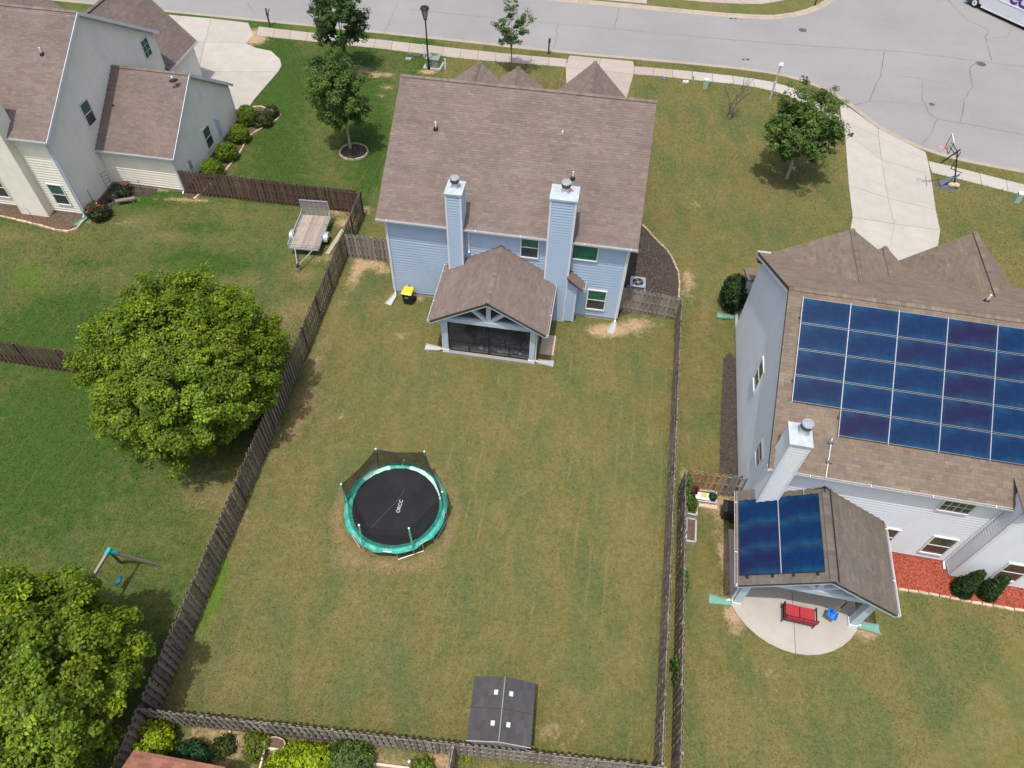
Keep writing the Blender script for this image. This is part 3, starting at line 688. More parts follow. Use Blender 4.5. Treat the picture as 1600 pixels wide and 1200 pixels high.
# ------------------------------------------------------------------ the blue house
def blue_house():
    H = thing('house', 'two-storey blue lap-sided house with brown shingle roof and two rear chimneys', 'house', FM.o, FM.a)
    W, D, ze, zr, vr = 13.25, 13.6, 5.7, 10.0, 6.8; k = (zr-ze)/(vr+.3); L = math.hypot(1, k)
    zt = ze+k*.3-.16
    lap_wall(H, (0,0), (W,0), [(0,.25),(W,.25),(W,zt),(0,zt)], M['blue'], out=(0,-1,0))
    lap_wall(H, (W,0), (W,D), [(0,.25),(D,.25),(D,zt),(vr,zr-.17),(0,zt)], M['blue'], out=(1,0,0))
    lap_wall(H, (0,D), (0,0), [(0,.25),(D,.25),(D,zt),(D-vr,zr-.17),(0,zt)], M['blue'], out=(-1,0,0))
    lap_wall(H, (W,D), (0,D), [(0,.25),(W,.25),(W,zt),(0,zt)], M['blue'], out=(0,1,0))
    MB().box(-.01,W+.01,-.01,D+.01,-.2,.25).build('foundation', M['foundation'], H)
    for u in (0, W):
        for v in (0, D):
            t = MB(); su = -1 if u == 0 else 1; sv = -1 if v == 0 else 1
            t.box(min(u+.05*su,u-.12*su), max(u+.05*su,u-.12*su), v+.043*sv-.005, v+.043*sv+.005, .25, zt)
            t.box(u+.043*su-.005, u+.043*su+.005, min(v+.037*sv,v-.12*sv), max(v+.037*sv,v-.12*sv), .25, zt)
            t.build('corner_trim', M['trim'], H)
    ww = W+.8
    roof_slope(H, (-.4,-.3,ze), (1,0,0), (0,1,k), [(0,0),(ww,0),(ww,7.1*L),(0,7.1*L)], PAL_MAIN)
    roof_slope(H, (W+.4,D+.3,ze), (-1,0,0), (0,-1,k), [(0,0),(ww,0),(ww,7.1*L),(0,7.1*L)], PAL_MAIN)
    ridge_cap(H, (-.4,vr,zr+.02), (W+.4,vr,zr+.02), PAL_MAIN)
    s = MB()                                               # soffit, fascia and rake boards
    s.box(-.4,W+.4,-.28,0.0,ze-.17,ze-.14); s.box(-.4,W+.4,-.30,-.275,ze-.19,ze-.02)
    for u in (-.37, W+.37):
        for a, b_ in (((u,-.3,ze-.24),(u,vr,zr-.24)),((u,D+.3,ze-.24),(u,vr,zr-.24))): s.bar(a, b_, .03, .16)
    s.build('eave_board', M['trim'], H)
    for a, b_ in ((-.4,3.5),(4.45,8.85),(10.28,W+.4)): gutter(H, (a,-.30,ze+.0), (b_,-.30,ze+.0), (0,-1,0))
    downspout(H, (.06,-.07,ze-.25), (.06,-.07,0), (0,-1,0)); downspout(H, (W-.06,-.07,ze-.25), (W-.06,-.07,0), (0,-1,0)); downspout(H, (4.62,-.08,ze-.2), (4.62,-.08,3.95), (0,-1,0), foot=.1)
    chimney(H, 3.56, 4.39, -.6, .5, 2.6, 8.08, 'blue', 'trim', r=.2)
    chimney(H, 8.89, 10.21, -.6, .55, 0, 8.5, 'blue', 'trim', fl=(.52,.55), patch=True, r=.21)
    # fireplace bump-out with its own little roof
    lap_wall(H, (10.21,-.55), (10.74,-.55), [(0,.1),(.53,.1),(.53,2.75),(0,3.15)], M['blue'], out=(0,-1,0))
    lap_wall(H, (10.74,-.55), (10.74,0), [(0,.1),(.55,.1),(.55,2.75),(0,2.75)], M['blue'], out=(1,0,0))
    MB().box(10.70,10.78,-.59,-.51,.05,2.8).build('corner_trim', M['trim'], H)
    roof_slope(H, (11.12,0,2.8), (0,-1,0), (-.92,0,.78), [(0,0),(.82,0),(.82,1.2),(0,1.2)], PAL_MAIN, thick=.08)
    gutter(H, (11.12,0,2.80), (11.12,-.82,2.80), (1,0,0))
    for c, w_, h_, st, pn in (((7.95,0,4.77),.9,1.33,'sash',('glass_teal','glass_dark')),((10.93,0,4.93),1.3,1.05,'fixed',('glass_teal',)),((11.92,0,1.52),.98,1.42,'sash',('glass_teal','glass_dark'))):
        window(H, ((1,0,0),(0,-1,0)), V(*c)+V(0,-.03,0), w_, h_, st, pn)
    for c in ((3.5,1.6),(6.5,1.6),(4.5,4.6),(8.5,4.6)): window(H, ((0,1,0),(1,0,0)), (W+.028,c[0],c[1]), .9, 1.4)
    for u, v in ((2.04,4.31),(9.76,2.66)): vent_pipe(H, V(u,v,ze+k*(v+.3)), k)
    vent_pipe(H, V(8.88,4.78,ze+k*5.08-.3), k)
    gable_front(H, 2.6, 2.8, 9.0, 14.2, 7.35, .74, PAL_MAIN, M['blue']); gable_front(H, 5.15, 2.3, 9.0, 14.2, 7.3, .74, PAL_MAIN, M['blue']); gable_front(H, 9.98, 2.8, 8.5, 14.2, 8.15, .98, PAL_MAIN, M['blue'])
    # ---- screened rear porch
    u0, u1, vf, zb, pr = 3.86, 8.95, -4.12, 2.55, 4.62; uc = (u0+u1)/2; hw = (u1-u0)/2+.57; kk = (pr-2.8)/hw; LL = math.hypot(1, kk)
    MB().box(u0-.05,u1+.05,vf-.1,0,-.1,.12).build('porch_floor', M['concfloor'], H)
    roof_slope(H, (uc-hw,0.0,pr-kk*hw), (0,-1,0), (1,0,kk), [(0,0),(4.5,0),(4.5,hw*LL),(0,hw*LL)], PAL_MAIN)
    roof_slope(H, (uc+hw,-4.5,pr-kk*hw), (0,1,0), (-1,0,kk), [(0,0),(4.5,0),(4.5,hw*LL),(0,hw*LL)], PAL_MAIN)
    ridge_cap(H, (uc,0,pr+.02), (uc,-4.5,pr+.02), PAL_MAIN)
    for u in (u0, u1-.3):
        p = MB().box(u,u+.3,vf,vf+.3,.12,zb).build('column', M['bluetrim'], H); MB().box(u-.03,u+.33,vf-.03,vf+.33,.0,.26).build('column_base', M['trim'], p)
        MB().box(u+.05,u+.25,-.25,-.03,.12,zb).build('column', M['bluetrim'], H)
    b = MB(); b.box(u0-.03,u1+.03,vf-.04,vf+.26,zb,zb+.3); b.box(u0-.03,u0+.2,vf+.26,-.03,zb,zb+.3); b.box(u1-.2,u1+.03,vf+.26,-.03,zb,zb+.3); b.build('beam', M['bluetrim'], H)
    za = pr-.2
    b = MB(); b.box(uc-.12,uc+.12,vf-.02,vf+.2,zb+.3,za-.05); b.build('king_post', M['bluetrim'], H)
    for s_ in (-1, 1):
        MB().bar((uc+s_*.1,vf+.08,zb+.32),(uc+s_*1.0,vf+.08,za-.68),.2,.2,up=(0,1,0)).build('truss_brace', M['bluetrim'], H)
        MB().bar((uc,-4.44,pr-.13),(uc+s_*hw,-4.44,pr-kk*hw-.13),.1,.2,up=(0,0,1)).build('barge_board', M['bluetrim'], H)
        MB().bar((uc,vf+.1,pr-.3),(uc+s_*(hw-.5),vf+.1,pr-kk*(hw-.5)-.3),.12,.16,up=(0,0,1)).build('rafter', M['bluetrim'], H)
    b = MB(); b.poly([(u0,vf+.14,zb+.3),(u1,vf+.14,zb+.3),(uc,vf+.14,za)]); b.poly([(u0+.3,vf+.14,.12),(u1-.3,vf+.14,.12),(u1-.3,vf+.14,zb),(u0+.3,vf+.14,zb)])
    b.poly([(u0+.1,vf+.3,.12),(u0+.1,-.2,.12),(u0+.1,-.2,zb),(u0+.1,vf+.3,zb)]); b.poly([(u1-.1,vf+.3,.12),(u1-.1,-.2,.12),(u1-.1,-.2,zb),(u1-.1,vf+.3,zb)])
    b.build('insect_screen', M['screen'], H)
    f = MB(); x0, x1 = u0+.3, u1-.3; zl = .92
    for z in (.14, zl, zb-.03): f.box(x0,x1,vf+.11,vf+.17,z-.025,z+.025)
    f.box(uc-.03,uc+.03,vf+.105,vf+.175,.12,zb)
    for q in (.25,.75): f.box(x0+(x1-x0)*q-.025,x0+(x1-x0)*q+.025,vf+.108,vf+.172,.12,zl)
    for x in (x0+.02, x1-.02): f.box(x-.025,x+.025,vf+.108,vf+.172,.12,zb)
    f.build('screen_frame', M['black'], H)
    MB().poly([(u0+.1,-.06,.12),(u1-.1,-.06,.12),(u1-.1,-.06,zb),(u0+.1,-.06,zb)]).build('porch_back_wall', M['blue'], H)
    window(H, ((1,0,0),(0,-1,0)), (5.6,-.07,1.15), 1.6, 1.95, 'fixed', ('glass_dark',), grid=(2,1))
    gutter(H, (uc-hw,0,pr-kk*hw), (uc-hw,-4.5,pr-kk*hw), (-1,0,0)); gutter(H, (uc+hw,0,pr-kk*hw), (uc+hw,-4.5,pr-kk*hw), (1,0,0))
    downspout(H, (u0-.05,vf+.15,2.6), (u0-.05,vf+.15,0), (-1,0,0)); downspout(H, (u1+.05,vf+.15,2.6), (u1+.05,vf+.15,0), (1,0,0))
    # furniture behind the screens
    def fw(u, v, z=0): return FM.w(u, v, z)
    tag(MB().box(-1.7,1.7,-1.2,1.2,0,.012).build('rug', M['rug'], loc=fw(6.9,-2.55,.122), rz=FM.a), 'blue and white patterned rug on the screened porch floor', 'rug')
    s = thing('outdoor_sofa', 'dark blue outdoor sofa on the rug behind the porch screen', 'sofa', fw(6.8,-2.2,.135), FM.a)
    MB().box(-.9,.9,-.4,.4,.12,.40).build('seat', M['sofa'], s); MB().box(-.9,.9,.25,.42,.40,.80).build('backrest', M['sofa'], s)
    for x in (-.97,.97): MB().box(x-.07,x+.07,-.4,.42,0,.58).build('arm', M['sofa'], s)
    for x in (-.85,.85):
        for y in (-.33,.33): MB().box(x-.03,x+.03,y-.03,y+.03,0,.12).build('leg', M['black'], s)
    for u, v, lb in ((5.3,-2.9,'potted leafy plant left of the sofa behind the porch screen'),(8.0,-3.0,'potted leafy plant right of the sofa behind the porch screen')):
        t_ = thing('potted_plant', lb, 'plant', fw(u,v,.135), group='plants on the screened porch')
        MB().lathe([(.12,0),(.17,.3),(.16,.3),(.1,.27)],14).build('pot', M['potterra'], t_)
        foliage(t_, 'foliage', (0,0,.62), (.33,.33,.33), 40, 14, .16, (.05,.09,.03), .14)
    return H

# ------------------------------------------------------------------ foliage kit
def leaf_arrays(P, N, size, col, fold=.25, aspect=.62):
    n = len(P); N = N/np.maximum(np.linalg.norm(N, axis=1, keepdims=True), 1e-6)
    a = RNG.normal(size=(n,3)); T = a-N*(a*N).sum(1, keepdims=True); T /= np.linalg.norm(T, axis=1, keepdims=True); B = np.cross(N, T)
    s = size[:,None]; up = N*s*fold
    v = np.stack([P-T*s*.5, P+B*s*.5*aspect+up*.5, P+T*s*.5-up*.3, P-B*s*.5*aspect+up*.5], 1).reshape(-1, 3)
    return v, np.arange(4*n).reshape(n, 4), np.repeat(col, 4, 0)
def clumps(centers, cr, per, crown_c, leaf, base, yell=.35, upw=.85, flat=.75):
    """leaves gathered in clumps; base = leaf colour, yell = share of yellow-green"""
    n = len(centers); C = np.repeat(centers, per, 0); R = np.repeat(cr, per)
    d = RNG.normal(size=(n*per, 3)); d /= np.linalg.norm(d, axis=1, keepdims=True); r = RNG.random(n*per)**.38
    off = d*r[:,None]*R[:,None]; off[:,2] *= flat; P = C+off
    out = C-crown_c; out /= np.maximum(np.linalg.norm(out, axis=1, keepdims=True), 1e-6)
    N = d*.5+out*.5+np.array([0,0,upw])+RNG.normal(size=(n*per,3))*.42
    size = leaf*(.65+.7*RNG.random(n*per))
    tint = np.repeat(RNG.normal(size=n)*.2, per)+RNG.normal(size=n*per)*.22
    k = np.exp(tint)[:,None]; yl = np.clip(np.repeat(RNG.random(n), per)*.7+RNG.random(n*per)*.6-(.85-yell), 0, 1)[:,None]
    col = np.array(base)*k; col = col*(1-yl)+yl*col*np.array([1.75,1.35,.75])
    return leaf_arrays(P, N, size, col)
def foliage(parent, name, c, radii, n, per, cr, base, leaf, yell=.35, shell=.55, mat='leaf'):
    d = RNG.normal(size=(n,3)); d /= np.linalg.norm(d, axis=1, keepdims=True); r = shell+(1-shell)*RNG.random(n)**.6
    ctr = np.array(c)+d*r[:,None]*np.array(radii); v, f, col = clumps(ctr, cr*(.7+.6*RNG.random(n)), per, np.array(c), leaf, base, yell)
    return np_obj(name, v, f, M[mat], col, parent)

# ------------------------------------------------------------------ the beige house on the left
def left_house():
    H = thing('house', 'beige lap-sided two-storey house with low side wing and brown roof', 'house', FL.o, FL.a)
    W, D, ze, zr, vr = 18.0, 13.6, 5.6, 10.0, 6.8; k = (zr-ze)/(vr+.3); L = math.hypot(1, k); zt = ze+k*.3-.16; m = M['beige']
    lap_wall(H, (-W,0), (0,0), [(0,.2),(W,.2),(W,zt),(0,zt)], m, out=(0,-1,0))
    lap_wall(H, (0,0), (0,D), [(0,.2),(D,.2),(D,zt),(vr,zr-.17),(0,zt)], m, out=(1,0,0))
    lap_wall(H, (0,D), (-W,D), [(0,.2),(W,.2),(W,zt),(0,zt)], m, out=(0,1,0))
    lap_wall(H, (-W,D), (-W,0), [(0,.2),(D,.2),(D,zt),(D-vr,zr-.17),(0,zt)], m, out=(-1,0,0))
    MB().box(-W-.01,.01,-.01,D+.01,-.2,.2).build('foundation', M['foundation'], H)
    MB().box(-.1,.055,-.055,-.041,.2,zt).build('corner_trim', M['trim'], H); MB().box(.041,.055,-.04,.1,.2,zt).build('corner_trim', M['trim'], H)
    ww = W+.6
    roof_slope(H, (-W-.3,-.3,ze), (1,0,0), (0,1,k), [(0,0),(ww,0),(ww,7.1*L),(0,7.1*L)], PAL_MAIN)
    roof_slope(H, (.3,D+.3,ze), (-1,0,0), (0,-1,k), [(0,0),(ww,0),(ww,7.1*L),(0,7.1*L)], PAL_MAIN)
    ridge_cap(H, (-W-.3,vr,zr+.02), (.3,vr,zr+.02), PAL_MAIN)
    s = MB(); s.box(-W,.3,-.28,0,ze-.17,ze-.14); s.box(-W,.3,-.3,-.275,ze-.19,ze-.02)
    for a, b_ in (((.32,-.3,ze-.09),(.32,vr,zr-.09)),((.32,D+.3,ze-.09),(.32,vr,zr-.09))): s.bar(a, b_, .03, .2)
    s.build('eave_board', M['trim'], H)
    gutter(H, (-2.12,-.3,ze), (.3,-.3,ze), (0,-1,0)); gutter(H, (-W,-.3,ze), (-4.2,-.3,ze), (0,-1,0))
    downspout(H, (-.06,-.08,ze-.25), (-.06,-.08,0), (0,-1,0), M['bluetrim'])
    chimney(H, -4.1, -2.22, -.6, .6, 0, 8.6, 'beige', 'beige', r=.2)
    vent_pipe(H, V(-1.25,4.3,ze+k*4.6), k)
    gl = ('glass_green','glass_dark')
    for v, z in ((12.22,5.2),(4.17,4.87)): window(H, ((0,1,0),(1,0,0)), (.028,v,z), .84, 1.45 if v < 5 else 1.18, 'sash' if v < 5 else 'fixed', gl if v < 5 else ('glass_green',), grid=None if v < 5 else (2,3))
    window(H, ((1,0,0),(0,-1,0)), (-1.09,-.028,1.54), .9, 1.45, 'sash', gl); window(H, ((1,0,0),(0,-1,0)), (-5.3,-.028,1.54), .9, 1.45, 'sash', gl); window(H, ((1,0,0),(0,-1,0)), (-6.6,-.028,1.54), .9, 1.45, 'sash', gl)
    # wing
    x1, v0, v1, e2, r2 = 5.16, 3.57, 12.6, 2.78, 6.0; vm = (v0+v1)/2; k2 = (r2-e2)/(vm-v0+.28); L2 = math.hypot(1, k2); t2 = e2+k2*.28-.15
    lap_wall(H, (0,v0), (x1,v0), [(0,.2),(x1,.2),(x1,t2),(0,t2)], m, out=(0,-1,0))
    lap_wall(H, (x1,v0), (x1,v1), [(0,.2),(v1-v0,.2),(v1-v0,t2),(vm-v0,r2-.16),(0,t2)], m, out=(1,0,0))
    lap_wall(H, (x1,v1), (0,v1), [(0,.2),(x1,.2),(x1,t2),(0,t2)], m, out=(0,1,0))
    MB().box(.02,x1+.01,v0-.01,v1+.01,-.2,.2).build('foundation', M['foundation'], H)
    tl = (vm-v0+.28)*L2
    roof_slope(H, (.03,v0-.28,e2), (1,0,0), (0,1,k2), [(0,0),(x1+.22,0),(x1+.22,tl),(0,tl)], PAL_MAIN)
    roof_slope(H, (x1+.25,v1+.28,e2), (-1,0,0), (0,-1,k2), [(0,0),(x1+.22,0),(x1+.22,tl),(0,tl)], PAL_MAIN)
    ridge_cap(H, (.03,vm,r2+.02), (x1+.25,vm,r2+.02), PAL_MAIN)
    s = MB(); s.box(.03,x1+.25,v0-.28,v0-.255,e2-.18,e2-.02)
    for a, b_ in (((x1+.27,v0-.28,e2-.09),(x1+.27,vm,r2-.09)),((x1+.27,v1+.28,e2-.09),(x1+.27,vm,r2-.09))): s.bar(a, b_, .03, .2)
    s.build('eave_board', M['trim'], H)
    gutter(H, (.05,v0-.28,e2), (x1+.25,v0-.28,e2), (0,-1,0)); gutter(H, (x1+.25,v1+.28,e2), (.05,v1+.28,e2), (0,1,0))
    downspout(H, (x1-.06,v0-.08,e2-.2), (x1-.06,v0-.08,0), (0,-1,0)); downspout(H, (x1+.06,v1-.1,e2-.2), (x1+.06,v1-.1,0), (1,0,0))
    MB().box(x1-.1,x1+.055,v0-.055,v0-.041,.2,t2).build('corner_trim', M['trim'], H)
    window(H, ((0,1,0),(1,0,0)), (x1+.028,8.08,1.38), .88, 1.45, 'sash', gl)
    vent_pipe(H, V(.73,5.82,e2+k2*(5.82-v0+.28)-.28), k2, 'black')
    b = MB(); b.box(x1+.02,x1+.16,9.45,9.8,.75,2.0); b.tube([(x1+.1,9.62,.1),(x1+.1,9.62,.75)],.035,8); e = b.build('electric_box', M['bluetrim'], H)
    MB().lathe([(.09,0),(.09,.08),(.05,.1)],14,(x1+.15,9.62,1.85)).build('meter', M['white'], e)
    b = MB(); b.box(x1+.02,x1+.12,4.9,5.15,.9,1.5); b.tube([(x1+.07,5.02,.1),(x1+.07,5.02,.9)],.03,8); b.build('cable_box', M['galv'], H)
    # street-side garage gable, steep
    gable_front(H, -3.7, 3.95, 9.5, 18.3, 7.15, 1.08, PAL_MAIN, m, ov=.25, zbase=.1, v0e=13.65)
    lap_wall(H, (-.05,13.6), (-.05,18.0), [(0,.1),(4.4,.1),(4.4,2.95),(0,2.95)], m, out=(1,0,0))
    gutter(H, (.25,13.65,2.88), (.25,18.3,2.88), (1,0,0))
    gable_front(H, -11, 4.2, 8.5, 15, 8.6, .72, PAL_MAIN, m)
    # dish
    p = FL.w(4.75,7.2,e2+k2*(7.2-v0+.28)); d = thing('satellite_dish', 'dark grey satellite dish on the wing roof of the beige house', 'satellite dish', p, FL.a+rad(40))
    b = MB(); rings = []
    for i in range(6):
        r = .30*i/5; rings.append((r, .30*(r/.30)**2*.28))
    vs = []; fs = []; tl_ = Matrix.Rotation(rad(-52), 3, 'X')
    for r, z in rings:
        for q in range(18): a = q*math.pi/9; vs.append(tl_ @ V(r*math.cos(a), r*math.sin(a)*.9, z)+V(0,0,.45))
    for i in range(5):
        for q in range(18): fs.append((i*18+q, i*18+(q+1)%18, (i+1)*18+(q+1)%18, (i+1)*18+q))
    b.mesh(vs, fs).build('reflector', M['basegrey'], d, smooth=True)
    MB().tube([(0,0,-.05),(0,0,.3),(0,.0,.45)],.025,8).build('mast', M['galv'], d); MB().tube([(0,-.05,.3),(0,.55,.5)],.018,6).build('feed_arm', M['galv'], d)
    MB().box(-.05,.05,.5,.6,.46,.56).build('receiver', M['white'], d)
    return H

# ------------------------------------------------------------------ the pale house with the panels
def right_house():
    H = thing('house', 'pale grey-white lap-sided house with solar panels on its tan shingle roof', 'house', FR.o, FR.a)
    W, D, ze, zr, vr = 15.5, 12.9, 5.5, 9.25, 6.5; k = (zr-ze)/(vr+.3); L = math.hypot(1, k); zt = ze+k*.3-.16; m = M['white_siding']
    lap_wall(H, (0,0), (W,0), [(0,.15),(W,.15),(W,zt),(0,zt)], m, out=(0,-1,0))
    lap_wall(H, (0,D), (0,0), [(0,.15),(D,.15),(D,zt),(D-vr,zr-.17),(0,zt)], m, out=(-1,0,0))
    lap_wall(H, (W,D), (0,D), [(0,.15),(W,.15),(W,zt),(0,zt)], m, out=(0,1,0)); lap_wall(H, (W,0), (W,D), [(0,.15),(D,.15),(D,zt),(vr,zr-.17),(0,zt)], m, out=(1,0,0))
    MB().box(-.01,W,-.01,D+.01,-.2,.15).build('foundation', M['foundation'], H)
    MB().box(-.055,.1,-.055,-.041,.15,zt).build('corner_trim', M['trim'], H)
    ww = W+.6
    roof_slope(H, (-.3,-.3,ze), (1,0,0), (0,1,k), [(0,0),(9.75,0),(9.75,.4),(ww,.4),(ww,6.8*L),(0,6.8*L)] if 0 else [(0,0),(ww,0),(ww,6.8*L),(0,6.8*L)], PAL_RIGHT)
    roof_slope(H, (W+.3,D+.3,zr-k*(D+.3-vr)), (-1,0,0), (0,-1,k), [(0,0),(ww,0),(ww,(D+.3-vr)*L),(0,(D+.3-vr)*L)], PAL_RIGHT)
    ridge_cap(H, (-.3,vr,zr+.02), (W+.3,vr,zr+.02), PAL_RIGHT)
    s = MB(); s.box(-.3,9.4,-.28,0,ze-.17,ze-.14); s.box(-.3,9.4,-.3,-.275,ze-.19,ze-.02); fz = zr-k*(D+.3-vr)
    for a, b_ in (((-.27,-.3,ze-.24),(-.27,vr,zr-.24)),((-.27,D+.3,fz-.24),(-.27,vr,zr-.24))): s.bar(a, b_, .03, .16)
    s.build('eave_board', M['trim'], H)
    gutter(H, (.75,-.3,ze), (9.42,-.3,ze), (0,-1,0)); gutter(H, (-.3,D+.3,fz), (2.0,D+.3,fz), (0,1,0))
    chimney(H, -.12, .68, -.5, .5, 0, 7.65, 'white_siding', 'trim', fl=(.62,.62), r=.2)
    gable_front(H, 3.72, 4.0, 7.5, 13.3, 7.68, .634, PAL_RIGHT, m, v0e=13.0); gable_front(H, 10.15, 3.7, 8.0, 15.0, 7.27, .89, PAL_RIGHT, m, zbase=.1); gable_front(H, 5.9, 2.2, 9.0, 13.9, 6.45, .8, PAL_RIGHT, m)
    # rear bump-out
    lap_wall(H, (9.3,-.7), (W,-.7), [(0,.15),(W-9.3,.15),(W-9.3,6.0),((W-9.3)/2,7.65),(0,6.0)], m, out=(0,-1,0)); lap_wall(H, (9.3,-.7), (9.3,0.2), [(0,.15),(.9,.15),(.9,6.1),(0,6.1)], m, exp=.19, out=(-1,0,0))
    MB().box(9.27,W,-.71,0,-.2,.15).build('foundation', M['foundation'], H); MB().box(9.25,9.4,-.755,-.741,.15,6.1).build('corner_trim', M['trim'], H)
    T_ = 3.25*math.hypot(1,.55); roof_slope(H, (9.15,4.05,6.1), (0,-1,0), (1,0,.55), [(3.25,0),(5.05,0),(5.05,T_),(0,T_)], PAL_RIGHT); roof_slope(H, (15.65,-1,6.1), (0,1,0), (-1,0,.55), [(0,0),(1.8,0),(5.05,T_),(0,T_)], PAL_RIGHT); ridge_cap(H, (12.4,4.05,7.91), (12.4,-1,7.91), PAL_RIGHT)
    downspout(H, (9.18,-.06,ze-.2), (9.18,-.06,0), (0,-1,0), M['white_siding'], foot=.35)
    window(H, ((1,0,0),(0,-1,0)), (7.55,-.028,4.6), 1.18, .76, 'fixed', ('glass_olive',), grid=(4,2))
    for u, v, pn in ((8.35,0,('glass_olive','glass_brown')),(5.9,0,('glass_olive','glass_brown')),(11.3,-.7,('glass_brown','glass_brown'))):
        window(H, ((1,0,0),(0,-1,0)), (u,v-.028,1.37), .95, 1.42, 'sash', pn)
    for v, z, h in ((6.0,4.0,1.5),(1.65,3.6,.9)): window(H, ((0,-1,0),(-1,0,0)), (-.028,v,z), .95, h, 'sash', ('glass_olive','glass_dark'))
    # street-side porch end
    MB().box(-.05,5.5,12.92,14.8,-.1,.16).build('porch_floor', M['newconcrete'], H)
    for u in (.05, 3.2): MB().box(u,u+.26,14.35,14.61,.16,2.7).build('column', M['bluetrim'], H)
    MB().box(-.02,5.5,14.3,14.66,2.7,2.95).build('beam', M['trim'], H)
    roof_slope(H, (-.3,14.9,2.95), (1,0,0), (0,-1,.4), [(0,0),(5.5,0),(5.5,1.9),(0,1.9)], PAL_RIGHT, thick=.1)
    vent_pipe(H, V(9.0,9.0,zr-k*2.5), k)
    b = MB(); b.tube([FR.l(FR.w(2.05,1.1,ze+k*1.4+.05)), V(2.0,.4,ze+k*.7+.05), V(1.95,-.35,ze+.05), V(1.95,-.4,ze-.3)], .02, 6); b.build('conduit', M['galv'], H)
    for v in (.95,.25): MB().box(1.9,2.13,v-.08,v+.08,ze+k*(v+.3)+.02,ze+k*(v+.3)+.09).build('conduit_clip', M['basegrey'], H)
    # ---- rear gable porch
    def Q(u, v, z=0): return FR.l(FP.w(u, v, z))
    du = Q(1,0)-Q(0,0); dv = Q(0,1)-Q(0,0)
    w_ = 5.25; hw = 3.15; uc = 2.73; pr = 4.4; pe = 2.55; kk = (pr-pe)/hw; LL = math.hypot(1, kk); v1 = 4.15
    left = roof_slope(H, Q(uc-hw,v1,pe), -dv, du+V(0,0,kk), [(0,0),(v1+.35,0),(v1+.35,hw*LL),(0,hw*LL)], PAL_PORCH)
    right = roof_slope(H, Q(uc+hw,-.35,pe), dv, -du+V(0,0,kk), [(0,0),(v1+.35,0),(v1+.35,hw*LL),(0,hw*LL)], PAL_PORCH)
    ridge_cap(H, Q(uc,v1,pr+.02), Q(uc,-.35,pr+.02), PAL_PORCH)
    for u in (0.0, w_-.32):
        b = MB(); b.obox(Q(u+.16,.14,1.25), du*.16, dv*.16, V(0,0,1.15)); p = b.build('column', M['bluetrim'], H)
        MB().obox(Q(u+.16,.14,.1), du*.19, dv*.19, V(0,0,.12)).build('column_base', M['trim'], p)
    MB().obox(Q(w_/2,.14,2.5), du*(w_/2+.05), dv*.13, V(0,0,.16)).build('beam', M['bluetrim'], H)
    for u in (.12, w_-.12): MB().obox(Q(u,2.2,2.5), du*.11, dv*1.9, V(0,0,.14)).build('beam', M['bluetrim'], H)
    MB().obox(Q(uc,.12,3.35), du*.1, dv*.1, V(0,0,.72)).build('king_post', M['bluetrim'], H)
    for s_ in (-1, 1):
        MB().bar(Q(uc+s_*.1,.12,2.75), Q(uc+s_*1.15,.12,3.55), .18, .18, up=dv).build('truss_brace', M['bluetrim'], H)
        MB().bar(Q(uc,-.3,pr-.13), Q(uc+s_*hw,-.3,pe-.13), .1, .2).build('barge_board', M['bluetrim'], H)
    gutter(H, Q(uc-hw,v1,pe), Q(uc-hw,-.35,pe), -du); gutter(H, Q(uc+hw,v1,pe), Q(uc+hw,-.35,pe), du)
    downspout(H, Q(-.06,.1,2.45), Q(-.06,.1,0), -du); downspout(H, Q(w_+.05,.1,2.45), Q(w_+.05,.1,0), du)
    b = MB(); b.tube([Q(uc+.22,v1,pr-.05), Q(uc+.22,-.3,pr-.05)], .018, 6); b.tube([Q(uc-.05,v1-.2,pr+.06), Q(uc-.05,v1-.55,pr+.05)], .018, 6); b.build('conduit', M['black'], H)
    MB().tube([Q(uc-.8,v1+.15,pr+.6), Q(uc-.8,v1-.2,pr-.35), Q(uc-.75,v1-.6,pr-.4)], .02, 6).build('conduit', M['galv'], H)
    # ---- panels on the main roof: their own thing
    n = V(0,-k,1).normalized(); td = V(0,1,k).normalized()
    S = thing('solar_array', 'large blue solar array on the main roof of the pale house', 'solar panels', FR.w(0,0,0), FR.a)
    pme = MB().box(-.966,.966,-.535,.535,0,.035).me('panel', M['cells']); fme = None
    fb = MB()
    for a in (-.973,.964): fb.box(a,a+.009,-.542,.542,-.003,.039)
    for a in (-.542,.528): fb.box(-.973,.973,a,a+.014,-.003,.0385)
    fme = fb.me('panel_frame', M['panelframe'])
    rot = Matrix((V(1,0,0), td, n)).transposed().to_euler()
    for ci in range(5):
        for ri in range(5 if ci else 4):
            u = .29+1.965*(ci+.5); t_ = 6.16-.988*(ri+.5); z = ze+k*(t_+.3)
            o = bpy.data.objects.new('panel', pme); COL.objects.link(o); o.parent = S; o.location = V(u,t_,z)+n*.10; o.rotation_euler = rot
            f = bpy.data.objects.new('panel_frame', fme); COL.objects.link(f); f.parent = o
    for ci in range(0, 6):
        v_lo = 1.17 if ci else 2.15; x = .29+1.965*ci+(.0 if ci else -.0)
        for dx in (-.0045,.0045): MB().bar(V(x+dx,v_lo,ze+k*(v_lo+.3))+n*.115, V(x+dx,6.2,ze+k*6.5)+n*.115, .006, .05, up=n).build('rail', M['galv'], S)
    for ci in range(0, 5):
        for v in ([1.9,3.4,5.4] if ci else [3,5.4]): MB().obox(V(.29+1.965*ci-.03,v,ze+k*(v+.3))+n*.05, V(.04,0,0), td*.05, n*.05).build('foot', M['black'], S)
    # ---- panels on the porch roof
    S2 = thing('solar_array', 'six dark blue solar panels on the small porch roof', 'solar panels', FP.w(0,0,0), FP.a)
    td2 = V(1,0,kk).normalized(); n2 = V(-kk,0,1).normalized(); rot2 = Matrix((td2, V(0,1,0), n2)).transposed().to_euler()
